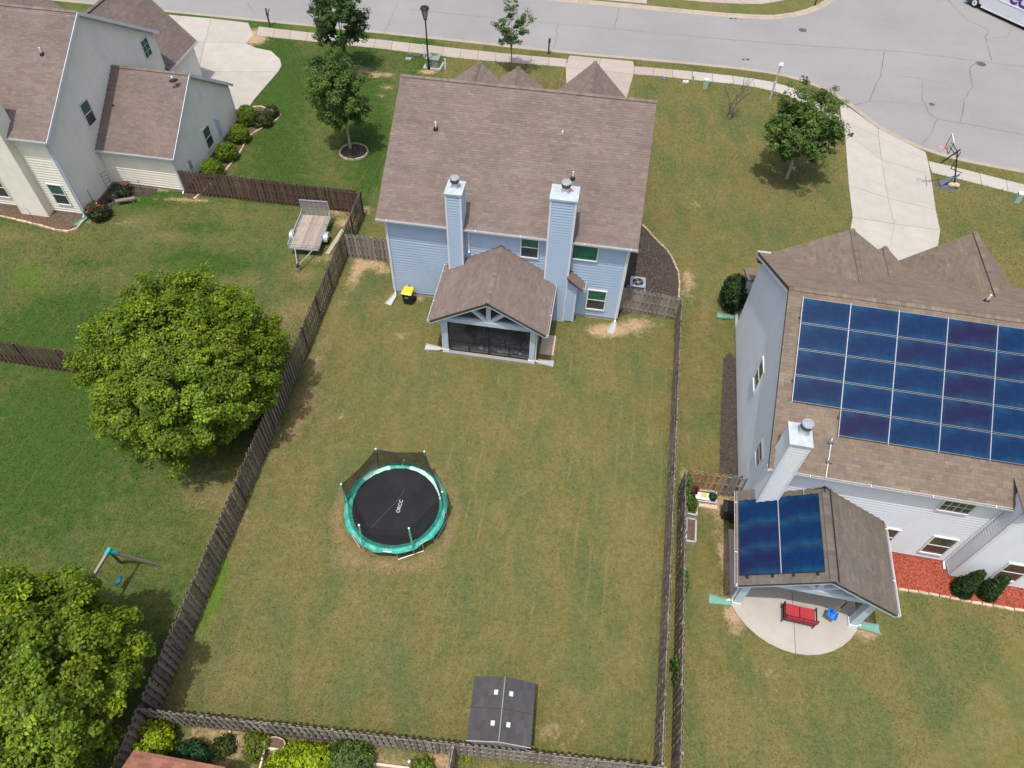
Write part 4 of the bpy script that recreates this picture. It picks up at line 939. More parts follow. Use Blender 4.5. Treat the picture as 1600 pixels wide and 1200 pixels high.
    pm2 = MB().box(-.79,.79,-.575,.575,0,.035).me('panel', M['cells']); fb = MB()
    for a in (-.80,.786): fb.box(a,a+.014,-.584,.584,-.003,.039)
    for a in (-.584,.57): fb.box(-.80,.80,a,a+.014,-.003,.0385)
    fm2 = fb.me('panel_frame', M['black'])
    for ci in range(2):
        for ri in range(3):
            tt = .12+.80+ci*1.66; u = uc-hw+tt*td2.x; z = pe+tt*td2.z; v = .62+1.17*ri
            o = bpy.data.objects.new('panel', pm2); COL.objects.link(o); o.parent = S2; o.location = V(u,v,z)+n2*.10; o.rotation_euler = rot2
            f = bpy.data.objects.new('panel_frame', fm2); COL.objects.link(f); f.parent = o
    for v in (-.02, 3.55):
        for tt in (.4,1.4,2.2,3.1): MB().obox(V(uc-hw+tt*td2.x,v,pe+tt*td2.z)+n2*.05, td2*.04, V(0,.05,0), n2*.05).build('foot', M['black'], S2)
    tt = .12+1.63; MB().bar(V(uc-hw+tt*td2.x,.05,pe+tt*td2.z)+n2*.09, V(uc-hw+tt*td2.x,3.55,pe+tt*td2.z)+n2*.09, .04, .05, up=n2).build('rail', M['galv'], S2)
    return H
PAL_PORCH = [(0.135,0.117,0.101),(0.149,0.126,0.106),(0.126,0.110,0.095),(0.140,0.119,0.099)]
blue_house(); left_house(); right_house()

# ------------------------------------------------------------------ fences: every picket, rail and post its own part
def picket_mesh(h, wd, mat, th=.018):
    e = .03; prof = [(-wd/2,.03),(wd/2,.03),(wd/2,h-e),(wd/2-e,h),(-wd/2+e,h),(-wd/2,h-e)]
    return MB().extrude([(x,-th/2,z) for x, z in prof], (0,th,0)).me('picket', mat)
def fence(label, p0, p1, mat, h=1.83, pitch=.262, wd=.14, postmat=None, bay=2.4, group=None, end=True, lean=.012, fmats=None, name='fence', gap=0):
    p0 = Vector(p0); p1 = Vector(p1); d = p1-p0; L = d.length; ang = math.atan2(d.y, d.x)
    R = thing(name, label, 'fence', p0, ang, group)
    meshes = [picket_mesh(h*random.uniform(.985,1.012), wd, m) for m in (fmats or [mat]*4)]
    nb = max(1, round(L/bay)); bl = L/nb; pm_ = MB().box(-.045,.045,-.045,.045,-.1,h-.04).me('post', postmat or M['post'])
    for i in range(nb+1 if end else nb):
        o = bpy.data.objects.new('post', pm_); COL.objects.link(o); o.parent = R; o.location = (min(i*bl, L-.001), 0, random.uniform(-.02,.03)); o.rotation_euler = (random.gauss(0,.008), random.gauss(0,.006), 0)
    rm = MB().box(.046,bl-.046,-.019,.019,-.043,.043).me('rail', postmat or M['post'])
    for i in range(nb):
        for z in (.28,.95,h-.22):
            o = bpy.data.objects.new('rail', rm); COL.objects.link(o); o.parent = R; o.location = (i*bl,0,z+random.uniform(-.01,.01))
    n = int(L/pitch)
    for i in range(n):
        for sd in (0, 1):
            x = (i+.27+.5*sd)*pitch
            if x > L-.05: continue
            b = int(x/bl); random.seed(b*7+int(abs(p0.x)*100)); off = random.gauss(0,.014); random.seed(i*31+sd+int(abs(p0.y)*1000))
            if random.random() < gap: continue
            m = random.choice(meshes) if not fmats else meshes[min(int(x/L*len(meshes)+random.uniform(-.5,.5)), len(meshes)-1) if x/L*len(meshes) > 0 else 0]
            o = bpy.data.objects.new('picket', m); COL.objects.link(o); o.parent = R
            o.location = (x+random.gauss(0,.006), (.031 if sd else -.031), off+random.gauss(0,.008)); o.rotation_euler = (random.gauss(0,lean*.5), random.gauss(0,lean), 0)
    return R
fl = lambda y: V(-13.3+.096*(y-6.7), y, 0)
fence('long brown-grey shadowbox fence down the left edge of the central lawn', fl(38.0), fl(6.75), M['mixwood'], postmat=M['darkwood'])
fence('weathered brown fence running on below the left corner behind the garden shed roof', fl(6.6), fl(1.0), M['mixwood'], postmat=M['darkwood'])
fence('grey shadowbox fence along the bottom edge of the central lawn', fl(6.62), V(6.0,5.38,0), M['greywood'])
fence('grey fence down the right side of the central lawn', V(9.46,29.2,0), V(5.93,5.5,0), M['mixwood'], lean=.02)
fence('grey fence of the pale house, parallel to the lawn fence with a narrow gap between', V(8.28,17.7,0), V(6.33,3.5,0), M['mixwood'], lean=.02)
fence('dark brown fence behind the trailer', V(-22.5,39.5,0), V(-10.3,38.05,0), M['darkwood'], postmat=M['darkwood'])
fence('dark brown fence crossing the left yard behind the big round tree', V(-40,25.95,0), V(-12.2,22.1,0), M['darkwood'], postmat=M['darkwood'])
fence('short weathered fence joining the left fence to the blue house', V(-10.45,33.75,0), V(-7.35,33.4,0), M['greywood'], bay=1.6)
fence('short grey fence beside the air conditioner of the blue house', V(6.18,30.05,0), V(9.42,29.35,0), M['greywood'], bay=3.3)
fence('short fence with orange-tan boards beside the raised garden beds', V(8.32,17.85,0), V(11.15,17.6,0), M['tanwood'], bay=2.9, fmats=[M['tanwood'],M['tanwood'],M['tanwood'],M['greywood'],M['mixwood']])
fence('short fence running towards the bottom edge between the two back gardens', V(-1.62,5.75,0), V(-2.2,1.2,0), M['greywood'])

# ------------------------------------------------------------------ trees
def tree(name, label, base, crown_c, radii, n, per, cr, leaf, col, trunk_r, trunk_top, mat='bark', yell=.35, group='trees', lobes=0, shell=.6, low=-.75, seed=1):
    global RNG
    RNG = np.random.default_rng(seed); random.seed(seed)
    base = Vector(base); T = thing(name, label, 'tree', base, group=group); c = Vector(crown_c)-base
    b = MB(); top = V(c.x*.6, c.y*.6, trunk_top)
    b.tube([V(0,0,-.1), V(0,0,.15), top*.5+V(.04,.03,0), top], trunk_r*1.25, 10, trunk_r*.6)
    ends = []
    for i in range(9):
        a = i*2.4+random.random(); q = c+V(radii[0]*.6*math.cos(a), radii[1]*.6*math.sin(a), radii[2]*random.uniform(-.4,.5))
        s = top*random.uniform(.75,1); b.tube([s, s.lerp(q,.5)+V(0,0,.15), q], trunk_r*.38, 6, trunk_r*.1)
    b.tube([top, c+V(0,0,radii[2]*.5)], trunk_r*.55, 7, trunk_r*.12)
    b.build('trunk', M[mat], T, smooth=True)
    cc = np.array(c); rr = np.array(radii)
    nb = max(14, n//7); gi = np.arange(nb)+.5; ph = np.arccos(1-2*gi/nb); th = math.pi*(1+5**.5)*gi
    d = np.stack([np.cos(th)*np.sin(ph), np.sin(th)*np.sin(ph), np.cos(ph)], 1)+RNG.normal(size=(nb,3))*.30; d /= np.linalg.norm(d, axis=1, keepdims=True); d = d[d[:,2] > low]
    r = shell+(1-shell)*RNG.random(len(d))**.7
    if lobes: r = r*(1+.07*np.sin(d@RNG.normal(size=3)*4+1)+.05*np.sin(d@RNG.normal(size=3)*9))
    B = cc+d*r[:,None]*rr*.82; k = n//len(d)+1; br = rr.min()*1.02/math.sqrt(nb/4)*(.7+.9*RNG.random(len(d)))
    e = RNG.normal(size=(len(d)*k,3)); e /= np.linalg.norm(e, axis=1, keepdims=True); e += np.repeat(d, k, 0)*.7+np.array([0,0,.25])
    ni = n//3; di = RNG.normal(size=(ni,3)); di /= np.linalg.norm(di, axis=1, keepdims=True); di = di[di[:,2] > low+.1]; inner = cc+di*(RNG.uniform(.55,.84,len(di)))[:,None]*rr*.95
    C = np.repeat(B, k, 0)+e*(RNG.random(len(e))**.5*np.repeat(br, k))[:,None]*np.array([1,1,.8]); C = np.concatenate([C, inner]) if lobes > 30 else C
    v, f, co = clumps(C, cr*(.6+.8*RNG.random(len(C))), per, cc, leaf, col, yell)
    np_obj('crown', v, f, M['leaf'], co, T)
    return T
G_ = (.108,.180,.012)
tree('maple_tree', 'big round bright green tree leaning over the long left fence', (-15.75,21.4,0), (-15.5,21.15,3.9), (4.62,5.2,4.1), 2500, 74, .32, .135, G_, .24, 2.4, yell=.5, lobes=40, shell=.74, low=-.72, seed=11)
tree('maple_tree', 'big bright green tree in the bottom left corner beside the swing frame', (-17.3,6.4,0), (-17.3,6.4,3.8), (5.0,4.6,3.7), 2400, 74, .32, .135, G_, .24, 2.4, yell=.52, lobes=40, shell=.74, low=-.7, seed=12)
tree('young_tree', 'young tree standing in a ring of dark mulch', (-12.45,45.5,0), (-12.6,45.6,4.3), (2.0,1.9,2.75), 420, 46, .30, .15, (.070,.130,.028), .10, 2.2, 'palebark', yell=.35, lobes=25, shell=.35, low=-.95, seed=23)
p = at(545,112); tree('young_tree', 'darker young tree overlapping the road at the top', p, p+V(-.25,.2,4.3), (2.1,2.0,2.7), 420, 48, .30, .15, (.045,.090,.022), .1, 1.9, yell=.12, lobes=25, shell=.4, low=-.9, seed=14)
tree('young_tree', 'dense young tree between the pale driveway and the silver lamp post', (19.07,43.92,0), (19.0,44.0,3.8), (2.55,2.45,2.35), 520, 48, .30, .15, (.072,.132,.028), .11, 2.0, 'palebark', yell=.3, lobes=30, shell=.45, low=-.8, seed=35)
p = at(798,111); tree('young_tree', 'thin sparse light green tree by the sidewalk above the blue roof', p, p+V(.0,0,3.75), (1.0,1.0,2.3), 110, 26, .24, .15, (.06,.12,.025), .05, 2.2, yell=.3, lobes=12, shell=.35, low=-.98, seed=16)
# bare tree
def bare_tree():
    random.seed(5); p = at(1139,184); T = thing('bare_tree', 'leafless small tree on the lawn right of the blue house', 'tree', p); b = MB()
    b.lathe([(.22,-.05),(.2,.12),(.14,.3),(.07,.42)], 9)
    def grow(q, d, l, r, lev):
        e = q+d*l; mid = q.lerp(e,.5)+V(random.gauss(0,.03),random.gauss(0,.03),0)*l; b.tube([q, mid, e], r, 6, r*.6)
        if lev:
            for k in range(random.choice((2,3))):
                a = random.uniform(0,6.28); nd = (d+V(math.cos(a)*.5,math.sin(a)*.5,.15)).normalized(); grow(e, nd, l*random.uniform(.55,.8), r*.55, lev-1)
    for a, l, r in ((.2,1.3,.06),(1.2,1.5,.05),(2.6,1.2,.05),(4.0,1.35,.055),(5.3,1.1,.05)):
        grow(V(math.cos(a)*.05,math.sin(a)*.05,.25), V(math.cos(a)*.28,math.sin(a)*.28,1).normalized(), l*.75, r, 3)
    b.build('trunk', M['bark'], T); v, f, c = clumps(np.array([[.12,.1,.3],[-.1,.12,.25],[.3,.2,.12]]), np.array([.2,.2,.25]), 25, np.zeros(3), .1, (.05,.08,.02)); np_obj('sprouts', v, f, M['leaf'], c, T)
bare_tree()

# ------------------------------------------------------------------ shrubs
def shrub(name, label, p, radii, n, per, cr, leaf, col, yell=.4, cat='shrub', group=None, shell=.82, zc=None, cone=False):
    T = thing(name, label, cat, p, group=group); zc = radii[2]*.85 if zc is None else zc
    b = MB()
    for i in range(4): a = i*1.6; b.tube([(0,0,-.05),(math.cos(a)*radii[0]*.3,math.sin(a)*radii[1]*.3,zc)], .025, 5, .01)
    b.build('stem', M['bark'], T)
    if cone:
        z = RNG.random(n)**1.25; a = RNG.random(n)*6.283; r = (1-z)**.8*(shell+(1-shell)*RNG.random(n)); H = radii[2]
        C = np.stack([np.cos(a)*r*radii[0], np.sin(a)*r*radii[1], .1+z*H], 1); cc = np.array([0,0,H*.35])
    else:
        d = RNG.normal(size=(n,3)); d /= np.linalg.norm(d, axis=1, keepdims=True); r = shell+(1-shell)*RNG.random(n); cc = np.array([0,0,zc]); C = cc+d*r[:,None]*np.array(radii); C[:,2] = np.maximum(C[:,2], .06)
    v, f, co = clumps(C, cr*(.7+.6*RNG.random(n)), per, cc, leaf, col, yell, upw=.3); np_obj('foliage', v, f, M['leaf'], co, T)
    return T
BX = (.105,.185,.015)
for px, py, r, h, lb in ((385,193,.66,.78,'farthest of the four round clipped shrubs, next to the driveway end'),(377,220,.70,.66,'second of the four round clipped shrubs from the driveway'),(357,248,.74,.66,'third of the four round clipped shrubs from the driveway'),(335,274,.70,.66,'nearest of the four round clipped shrubs, just behind the brown fence')):
    q = FL.l(at(px,py)); shrub('round_shrub', lb, FL.w(max(q.x, 6.15), q.y), (r,r,h), 420, 26, .12, .075, BX, .5, group='clipped shrubs beside the wing')
shrub('leafy_shrub', 'loose olive shrub in the bed left of the round shrubs', at(411,194), (.85,.7,.5), 160, 22, .16, .11, (.055,.085,.025), .3)
shrub('leafy_shrub', 'small dark shrub with reddish tips at the pointed end of the bed', at(427,182), (.5,.5,.45), 90, 20, .14, .1, (.05,.06,.022), .2)
t_ = shrub('rose_bush', 'rose bush with red flowers at the corner of the beige house', at(158,340), (.72,.7,.6), 130, 24, .16, .1, (.04,.062,.022), .15)
for i in range(26):
    a = random.uniform(0,6.28); r = random.uniform(.2,.72)
    MB().lathe([(.01,-.04),(.06,0),(.05,.04),(.01,.05)], 7, (math.cos(a)*r-.12, math.sin(a)*r*.9+.05, .95-r*.4+random.uniform(-.1,.12))).build('flower', M['hoopred'], t_)
shrub('large_shrub', 'big dark glossy shrub at the far corner of the pale house', at(1141,478), (.72,.95,1.1), 360, 26, .17, .13, (.030,.062,.016), .2, zc=1.1)
shrub('cone_shrub', 'left of the two dark conical evergreens in the red mulch', at(1499,923), (.40,.40,1.85), 420, 26, .13, .09, (.026,.058,.016), .35, cone=True, group='conical evergreens')
shrub('cone_shrub', 'right of the two dark conical evergreens in the red mulch', at(1538,928), (.38,.38,1.7), 420, 26, .13, .09, (.026,.058,.016), .35, cone=True, group='conical evergreens')
# back garden along the bottom edge
shrub('garden_shrub', 'bright yellow-green feathery shrub beside the fence corner at bottom left', at(243,1164), (.8,.75,.62), 240, 26, .17, .11, (.20,.29,.012), .5)
shrub('garden_shrub', 'dark bluish green shrub above the terracotta roof', at(303,1186), (.66,.5,.5), 150, 24, .16, .11, (.028,.075,.028), .1)
shrub('garden_shrub', 'wide bright lime shrub at the bottom edge by the timber frame', at(478,1203), (1.35,.75,.62), 330, 26, .2, .12, (.18,.27,.010), .5)
shrub('garden_shrub', 'sage green shrub right of the wide lime shrub', at(548,1194), (.85,.75,.62), 240, 26, .18, .11, (.09,.15,.04), .25)
shrub('garden_shrub', 'small light green plant near the post between the back gardens', at(662,1204), (.4,.35,.3), 70, 20, .14, .11, (.10,.17,.02), .4)
shrub('garden_shrub', 'low yellow-green plants near the stone tub', at(402,1165), (.5,.6,.3), 90, 20, .15, .11, (.11,.15,.02), .4)
shrub('garden_shrub', 'low weedy plants left of the timber frame posts', at(352,1168), (.45,.35,.25), 60, 18, .15, .1, (.05,.08,.02), .3)
shrub('garden_shrub', 'tiny yellow plant at the foot of the grey fence below the shed', at(731,1183), (.16,.16,.14), 25, 16, .08, .08, (.17,.21,.01), .5)
# vines in the gap between the two right fences
for i, (px, py, h, lb) in enumerate(((1067,772,1.2,'bright vine at the top of the gap between the right fences'),(1064,800,1.5,'leafy vine climbing between the right fences beside the garden beds'),(1060,925,1.2,'vine between the right fences level with the patio'),(1051,1060,.9,'small vine low in the gap between the right fences'))):
    shrub('vine', lb, at(px,py), (.10,.55,.35), 34, 14, .12, .11, (.055,.14,.02), .3, cat='vine', group='vines between the fences', zc=h)

# ------------------------------------------------------------------ beds, edging and chips
RNG = np.random.default_rng(99); random.seed(99)
def chips(parent, poly, dens, size, cols, z=.03, mat=None):
    xs = np.array([p[0] for p in poly]); ys = np.array([p[1] for p in poly]); A = (xs.max()-xs.min())*(ys.max()-ys.min()); n = int(A*dens)
    x = RNG.uniform(xs.min(), xs.max(), n); y = RNG.uniform(ys.min(), ys.max(), n); k = in_poly(x, y, poly); x = x[k]; y = y[k]; n = len(x)
    P = np.stack([x, y, np.full(n, z+.012)+RNG.random(n)*.02], 1); N = np.array([0,0,1.0])+RNG.normal(size=(n,3))*.45
    col = np.array(cols)[RNG.integers(0, len(cols), n)]*(.7+.6*RNG.random((n,1)))
    v, f, c = leaf_arrays(P, N, size*(.5+RNG.random(n)), col, fold=.1, aspect=.4)
    return np_obj('mulch_chips', v, f, M['chip'], c, parent, kind='stuff')
M['chip'] = pm('chip', (1,1,1), .95, .1, 5, attr=True, spec=.1)
def bed(label, pts, mat, dens, size, cols, edge=None, edgemat='stone', closed=False, h=.09, el=.32, name='mulch_bed'):
    T = thing(name, label, 'garden bed'); P = [(p.x, p.y) for p in pts]
    EXCL.append(P); EDGES.append(P)
    b = MB(); b.prism(P, -.05, .03); b.build('mulch', M[mat], T)
    chips(T, P, dens, size, cols)
    if edge:
        E = [Vector(p) for p in edge]
        for i in range(len(E)-1):
            n = max(1, round((E[i+1]-E[i]).length/el))
            for k in range(n):
                a = E[i].lerp(E[i+1], k/n); c = E[i].lerp(E[i+1], (k+1)/n); m = (a+c)/2; d = (c-a); L = d.length; an = math.atan2(d.y, d.x)+random.gauss(0,.05)
                s = MB(); w_ = .065*random.uniform(.85,1.15); hh = h*random.uniform(.85,1.15); q = L/2*.96
                s.mesh([(-q,-w_,-.05),(q,-w_,-.05),(q,w_,-.05),(-q,w_,-.05),(-q*.93,-w_*.8,hh),(q*.93,-w_*.8,hh),(q*.93,w_*.8,hh),(-q*.93,w_*.8,hh)],[(3,2,1,0),(4,5,6,7),(0,1,5,4),(1,2,6,5),(2,3,7,6),(3,0,4,7)])
                s.build('edging_stone', M[edgemat], T, loc=(m.x, m.y, 0), rz=an)
    return T
DK = [(.075,.058,.048),(.10,.08,.068),(.05,.04,.035),(.13,.11,.095)]; RD = [(.40,.095,.058),(.33,.07,.042),(.48,.135,.085),(.27,.058,.038)]; BR = [(.12,.078,.054),(.15,.105,.078),(.085,.058,.042)]
ed = A_([(1003,352),(1010,358),(1020,370),(1032,382),(1042,391),(1052,408),(1060,427),(1061.5,445),(1060,468)])
bed('dark mulch bed curving along the right side of the blue house', [FM.w(13.3,0.3), FM.w(13.3,9.5)]+ed, 'mulch', 260, .09, DK, ed)
rg = [at(553,238)+V(1.02*math.cos(a),1.02*math.sin(a),0) for a in np.linspace(0, 2*math.pi, 15)]
bed('round bed of dark mulch at the foot of the young tree', rg[:-1], 'mulch', 300, .08, DK, rg, h=.12)
le = [FL.w(6.05,2.9)]+A_([(346,276),(366,250),(376,238),(384,222),(394,210),(413,199),(430,190),(439,181),(435,175),(425,174),(408,167),(395,168)])
bed('brown mulch bed under the round shrubs with a stone edge', [FL.w(5.2,3.2)]+le+[FL.w(5.2,12.6)], 'brownsoil', 200, .08, BR, le, 'palestone')
lb = A_([(0,338),(18,342),(60,352),(88,360),(108,362),(122,357),(131,345)])
bed('bare brown bed along the back of the beige house', [FL.w(-8,0.0), FL.w(-8,-1.4)]+lb+[FL.w(-.1,-.05)], 'brownsoil', 160, .06, BR, [FL.w(-8,-1.4)]+lb, 'palestone', el=.45)
bed('dark cluttered bed in the inner corner of the beige house', [FL.w(.05,.6), FL.w(.9,.5), FL.w(1.3,2.2), FL.w(3.2,2.9), FL.w(3.2,3.5), FL.w(.05,3.5)], 'mulch', 160, .08, DK)
re = [FR.w(4.2,-1.75)]+A_([(1402,921),(1450,928),(1500,938),(1550,947),(1600,955),(1680,967)])
bed('bright red mulch bed behind the pale house', [FR.w(4.0,-.02)]+re+[FR.w(13.5,-.72), FR.w(9.28,-.72), FR.w(9.28,-.02)], 'redmulch', 420, .085, RD, re, 'palestone', el=.5)
bed('long strip of dark mulch against the side wall of the pale house', [FR.w(-.02,2.0), FR.w(-.02,10.5), FR.w(-.35,11.0), FR.w(-.72,10.4), FR.w(-.85,6), FR.w(-.95,2.0)], 'mulch', 260, .08, DK)
bed('patch of dark mulch under the far shrub of the pale house', [at(1128,500),at(1131,470),at(1147,450),at(1156,470),at(1150,498)], 'mulch', 200, .08, DK)

# ------------------------------------------------------------------ things on the blue house's plot
def trampoline():
    c = V(-5.14,16.0,0); T = thing('trampoline', 'round green-edged trampoline with black mat and sagging safety net', 'trampoline', c); R = 2.30; zt = .78
    b = MB(); n = 48
    ring = [V(R*math.cos(a), R*math.sin(a), zt-.03) for a in np.linspace(0,2*math.pi,n,endpoint=False)]
    b.tube(ring+[ring[0]], .028, 8, cap=False); b.build('frame', M['galv'], T)
    # mat with seam and lettering
    m = MB().lathe([(2.04,zt-.045),(2.04,zt-.04)], 56); mt = m.build('jump_mat', M['mat'], T)
    s = MB(); s.bar((-.95,-1.15,zt-.036),(.12,.42,zt-.036),.016,.004); s.bar((.12,.42,zt-.036),(.3,.95,zt-.036),.012,.004); s.build('seam', pm('seam_thread',(.11,.09,.08),.9), mt)
    tx = bpy.data.curves.new('lettering', 'FONT'); tx.body = 'ORCC'; tx.size = .235; tx.align_x = 'CENTER'; tx.align_y = 'CENTER'; tx.space_character = 1.05; tx.offset = .006
    to = bpy.data.objects.new('tmp', tx); COL.objects.link(to); bpy.context.view_layer.update()
    me = bpy.data.meshes.new_from_object(to.evaluated_get(bpy.context.evaluated_depsgraph_get())); bpy.data.objects.remove(to)
    me.materials.clear(); me.materials.append(M['lettering']); o = bpy.data.objects.new('lettering', me); COL.objects.link(o); o.parent = mt; o.location = (.18,-.02,zt-.034); o.rotation_euler.z = rad(83)
    # vinyl spring pad, wavy and patched: pale panels where the sun has bleached it
    p = MB(); N = 96; random.seed(4)
    def rad_pt(i, f):
        a = 2*math.pi*i/N; ro = R+.08+.03*math.sin(a*9)+.02*math.sin(a*17+1); ri = 2.0+.012*math.sin(a*5+1)
        r = ri+(ro-ri)*f; z = zt+.0+.035*math.sin(f*math.pi)+.018*math.sin(a*23+f*4)-(.06 if f > .9 else 0)
        return V(r*math.cos(a), r*math.sin(a), z)
    for i in range(N):
        a = 360*i/N; pale = (8 < a < 76) or (104 < a < 140)
        col = (.42,.70,.58) if pale else (.05,.36,.275)
        for k in range(5):
            f0, f1 = k/5, (k+1)/5; cl = col if (not pale or k < 3) else (.04,.30,.23); q = random.uniform(.82,1.18)
            p.poly([rad_pt(i,f0), rad_pt(i+1,f0), rad_pt(i+1,f1), rad_pt(i,f1)], tuple(x*q for x in cl))
    p.build('spring_pad', M['teal'], T, smooth=True)
    # W-shaped legs
    for i in range(3):
        a0 = rad(-52+120*i); a1 = rad(-82+120*i); p0 = V(R*math.cos(a0),R*math.sin(a0),zt-.04); p1 = V(R*math.cos(a1),R*math.sin(a1),zt-.04); o_ = 1.02
        MB().tube([p0, V(p0.x*o_,p0.y*o_,.04), V(p1.x*o_,p1.y*o_,.04), p1], .026, 8).build('leg', M['galv'], T)
        a0 = rad(-128+120*i); a1 = rad(-98-60+120*i+1); p0 = V(R*math.cos(a0),R*math.sin(a0),zt-.04); p1 = V(R*math.cos(a1),R*math.sin(a1),zt-.04)
        MB().tube([p0, V(p0.x*o_,p0.y*o_,.04), V(p1.x*o_,p1.y*o_,.04), p1], .026, 8).build('leg', M['galv'], T)
    tops = [at(561,821,2.45), at(639,826,2.45), at(691,769,2.45), at(663,706,2.45), at(587,702,2.45), at(533,757,2.45)]
    tops = [t-c for t in tops]
    for i, t in enumerate(tops):
        d = V(t.x,t.y,0).normalized(); f = d*(R+.06)
        MB().tube([f+V(0,0,.1), f+V(0,0,zt)], .02, 6).build('pole', M['galv'], T)
        MB().tube([f+V(0,0,zt), t], .042, 8).build('pole_sleeve', M['polegreen'], T)
        MB().lathe([(.045,0),(.045,.05),(.02,.07)], 8, t).build('pole_cap', M['white'], T)
    for i in range(6):                                       # net panels sag along their upper edge; one has been tied back
        a = tops[i]; b2 = tops[(i+1)%6]; m = MB(); K = 10; rows = 5; G = []
        for k in range(K+1):
            f = k/K; u = a.lerp(b2, f); u.z -= .16*math.sin(f*math.pi)
            au, bu = [V(q.x,q.y,0).normalized()*(R-.05) for q in (a, b2)]; lo = au.lerp(bu, f).normalized()*(R-.12); lo.z = zt
            G.append([u.lerp(lo, j/rows)+(V(0,0,0)-V(u.x,u.y,0)).normalized()*.10*math.sin(j/rows*math.pi)*math.sin(f*math.pi) for j in range(rows+1)])
        for k in range(K):
            for j in range(rows): m.poly([G[k][j], G[k+1][j], G[k+1][j+1], G[k][j+1]])
        m.build('net', M['net'] if i in (3,4,2) else M['net_thin'], T, smooth=True)
        MB().tube([g[0] for g in G], .009, 5).build('net_rope', M['black'], T)
    MB().tube([V(.05,2.15,zt+.1),V(.12,2.25,zt+.35)],.05,6).build('folded_flap', M['white'], T)
M['net_thin'] = screen_mat('safety_net_thin', (.02,.022,.022), .42)
trampoline()

def shed():
    tl, tr, br, bl = at(741,1063,1.92), at(836,1075,1.92), at(829,1175,1.92), at(728,1165,1.92)
    u = ((tr-tl)+(br-bl)).normalized(); v = V(-u.y,u.x,0); c = (tl+tr+br+bl)/4; c.z = 0; c += v*.16; W = 1.16; D = 1.12
    T = thing('garden_shed', 'small dark grey resin shed with four roof skylights at the back fence', 'shed', c, math.atan2(u.y,u.x))
    MB().box(-W+.12,W-.12,-D+.1,D-.1,0,1.9).build('wall', M['grey_plastic'], T)
    MB().extrude([(-W+.12,-D+.08,1.9),(W-.12,-D+.08,1.9),(0,-D+.08,2.22)],(0,.04,0)).build('gable', M['grey_plastic'], T); MB().extrude([(-W+.12,D-.12,1.9),(W-.12,D-.12,1.9),(0,D-.12,2.22)],(0,.04,0)).build('gable', M['grey_plastic'], T)
    k = .36/W; L = math.hypot(1,k)
    for s_ in (-1, 1):
        O = V(s_*W, -D if s_ < 0 else D, 1.92); sd = V(0,1,0) if s_ < 0 else V(0,-1,0)
        if s_ < 0: O = V(-W, D, 1.92); sd = V(0,-1,0)
        else: O = V(W, -D, 1.92); sd = V(0,1,0)
        for h0, h1 in ((0,D-.008),(D+.008,2*D)):
            roof_slope(T, O+sd*h0, sd, V(-s_,0,k), [(0,0),(h1-h0,0),(h1-h0,W*L-.01),(0,W*L-.01)], PAL_SHED, thick=.05, exp=.16, tab=.4, deckmat=M['shed_roof'])
    MB().bar((0,-D,2.305),(0,D,2.305),.035,.02).build('ridge_cap', M['grey_plastic2'], T)
    MB().bar((-W,-D-.01,1.90),(0,-D-.01,2.25),.02,.07).build('fascia', M['grey_plastic'], T); MB().bar((W,-D-.01,1.90),(0,-D-.01,2.25),.02,.07).build('fascia', M['grey_plastic'], T)
    for x in (-.27,.27):
        for y in (.55,-.52):
            z = 1.92+k*(W-abs(x)); n = V(math.copysign(k,x),0,1).normalized(); td = V(-math.copysign(1,x),0,k).normalized()
            o = MB(); o.obox(V(x,y,z)+n*.03, td*.075, V(0,.085,0), n*.025); o.build('skylight', M['skylight'], T)
    for x in (-.35,.35): MB().box(x-.33,x+.33,D-.105,D-.08,.1,1.75).build('door', M['white'], T)
shed()

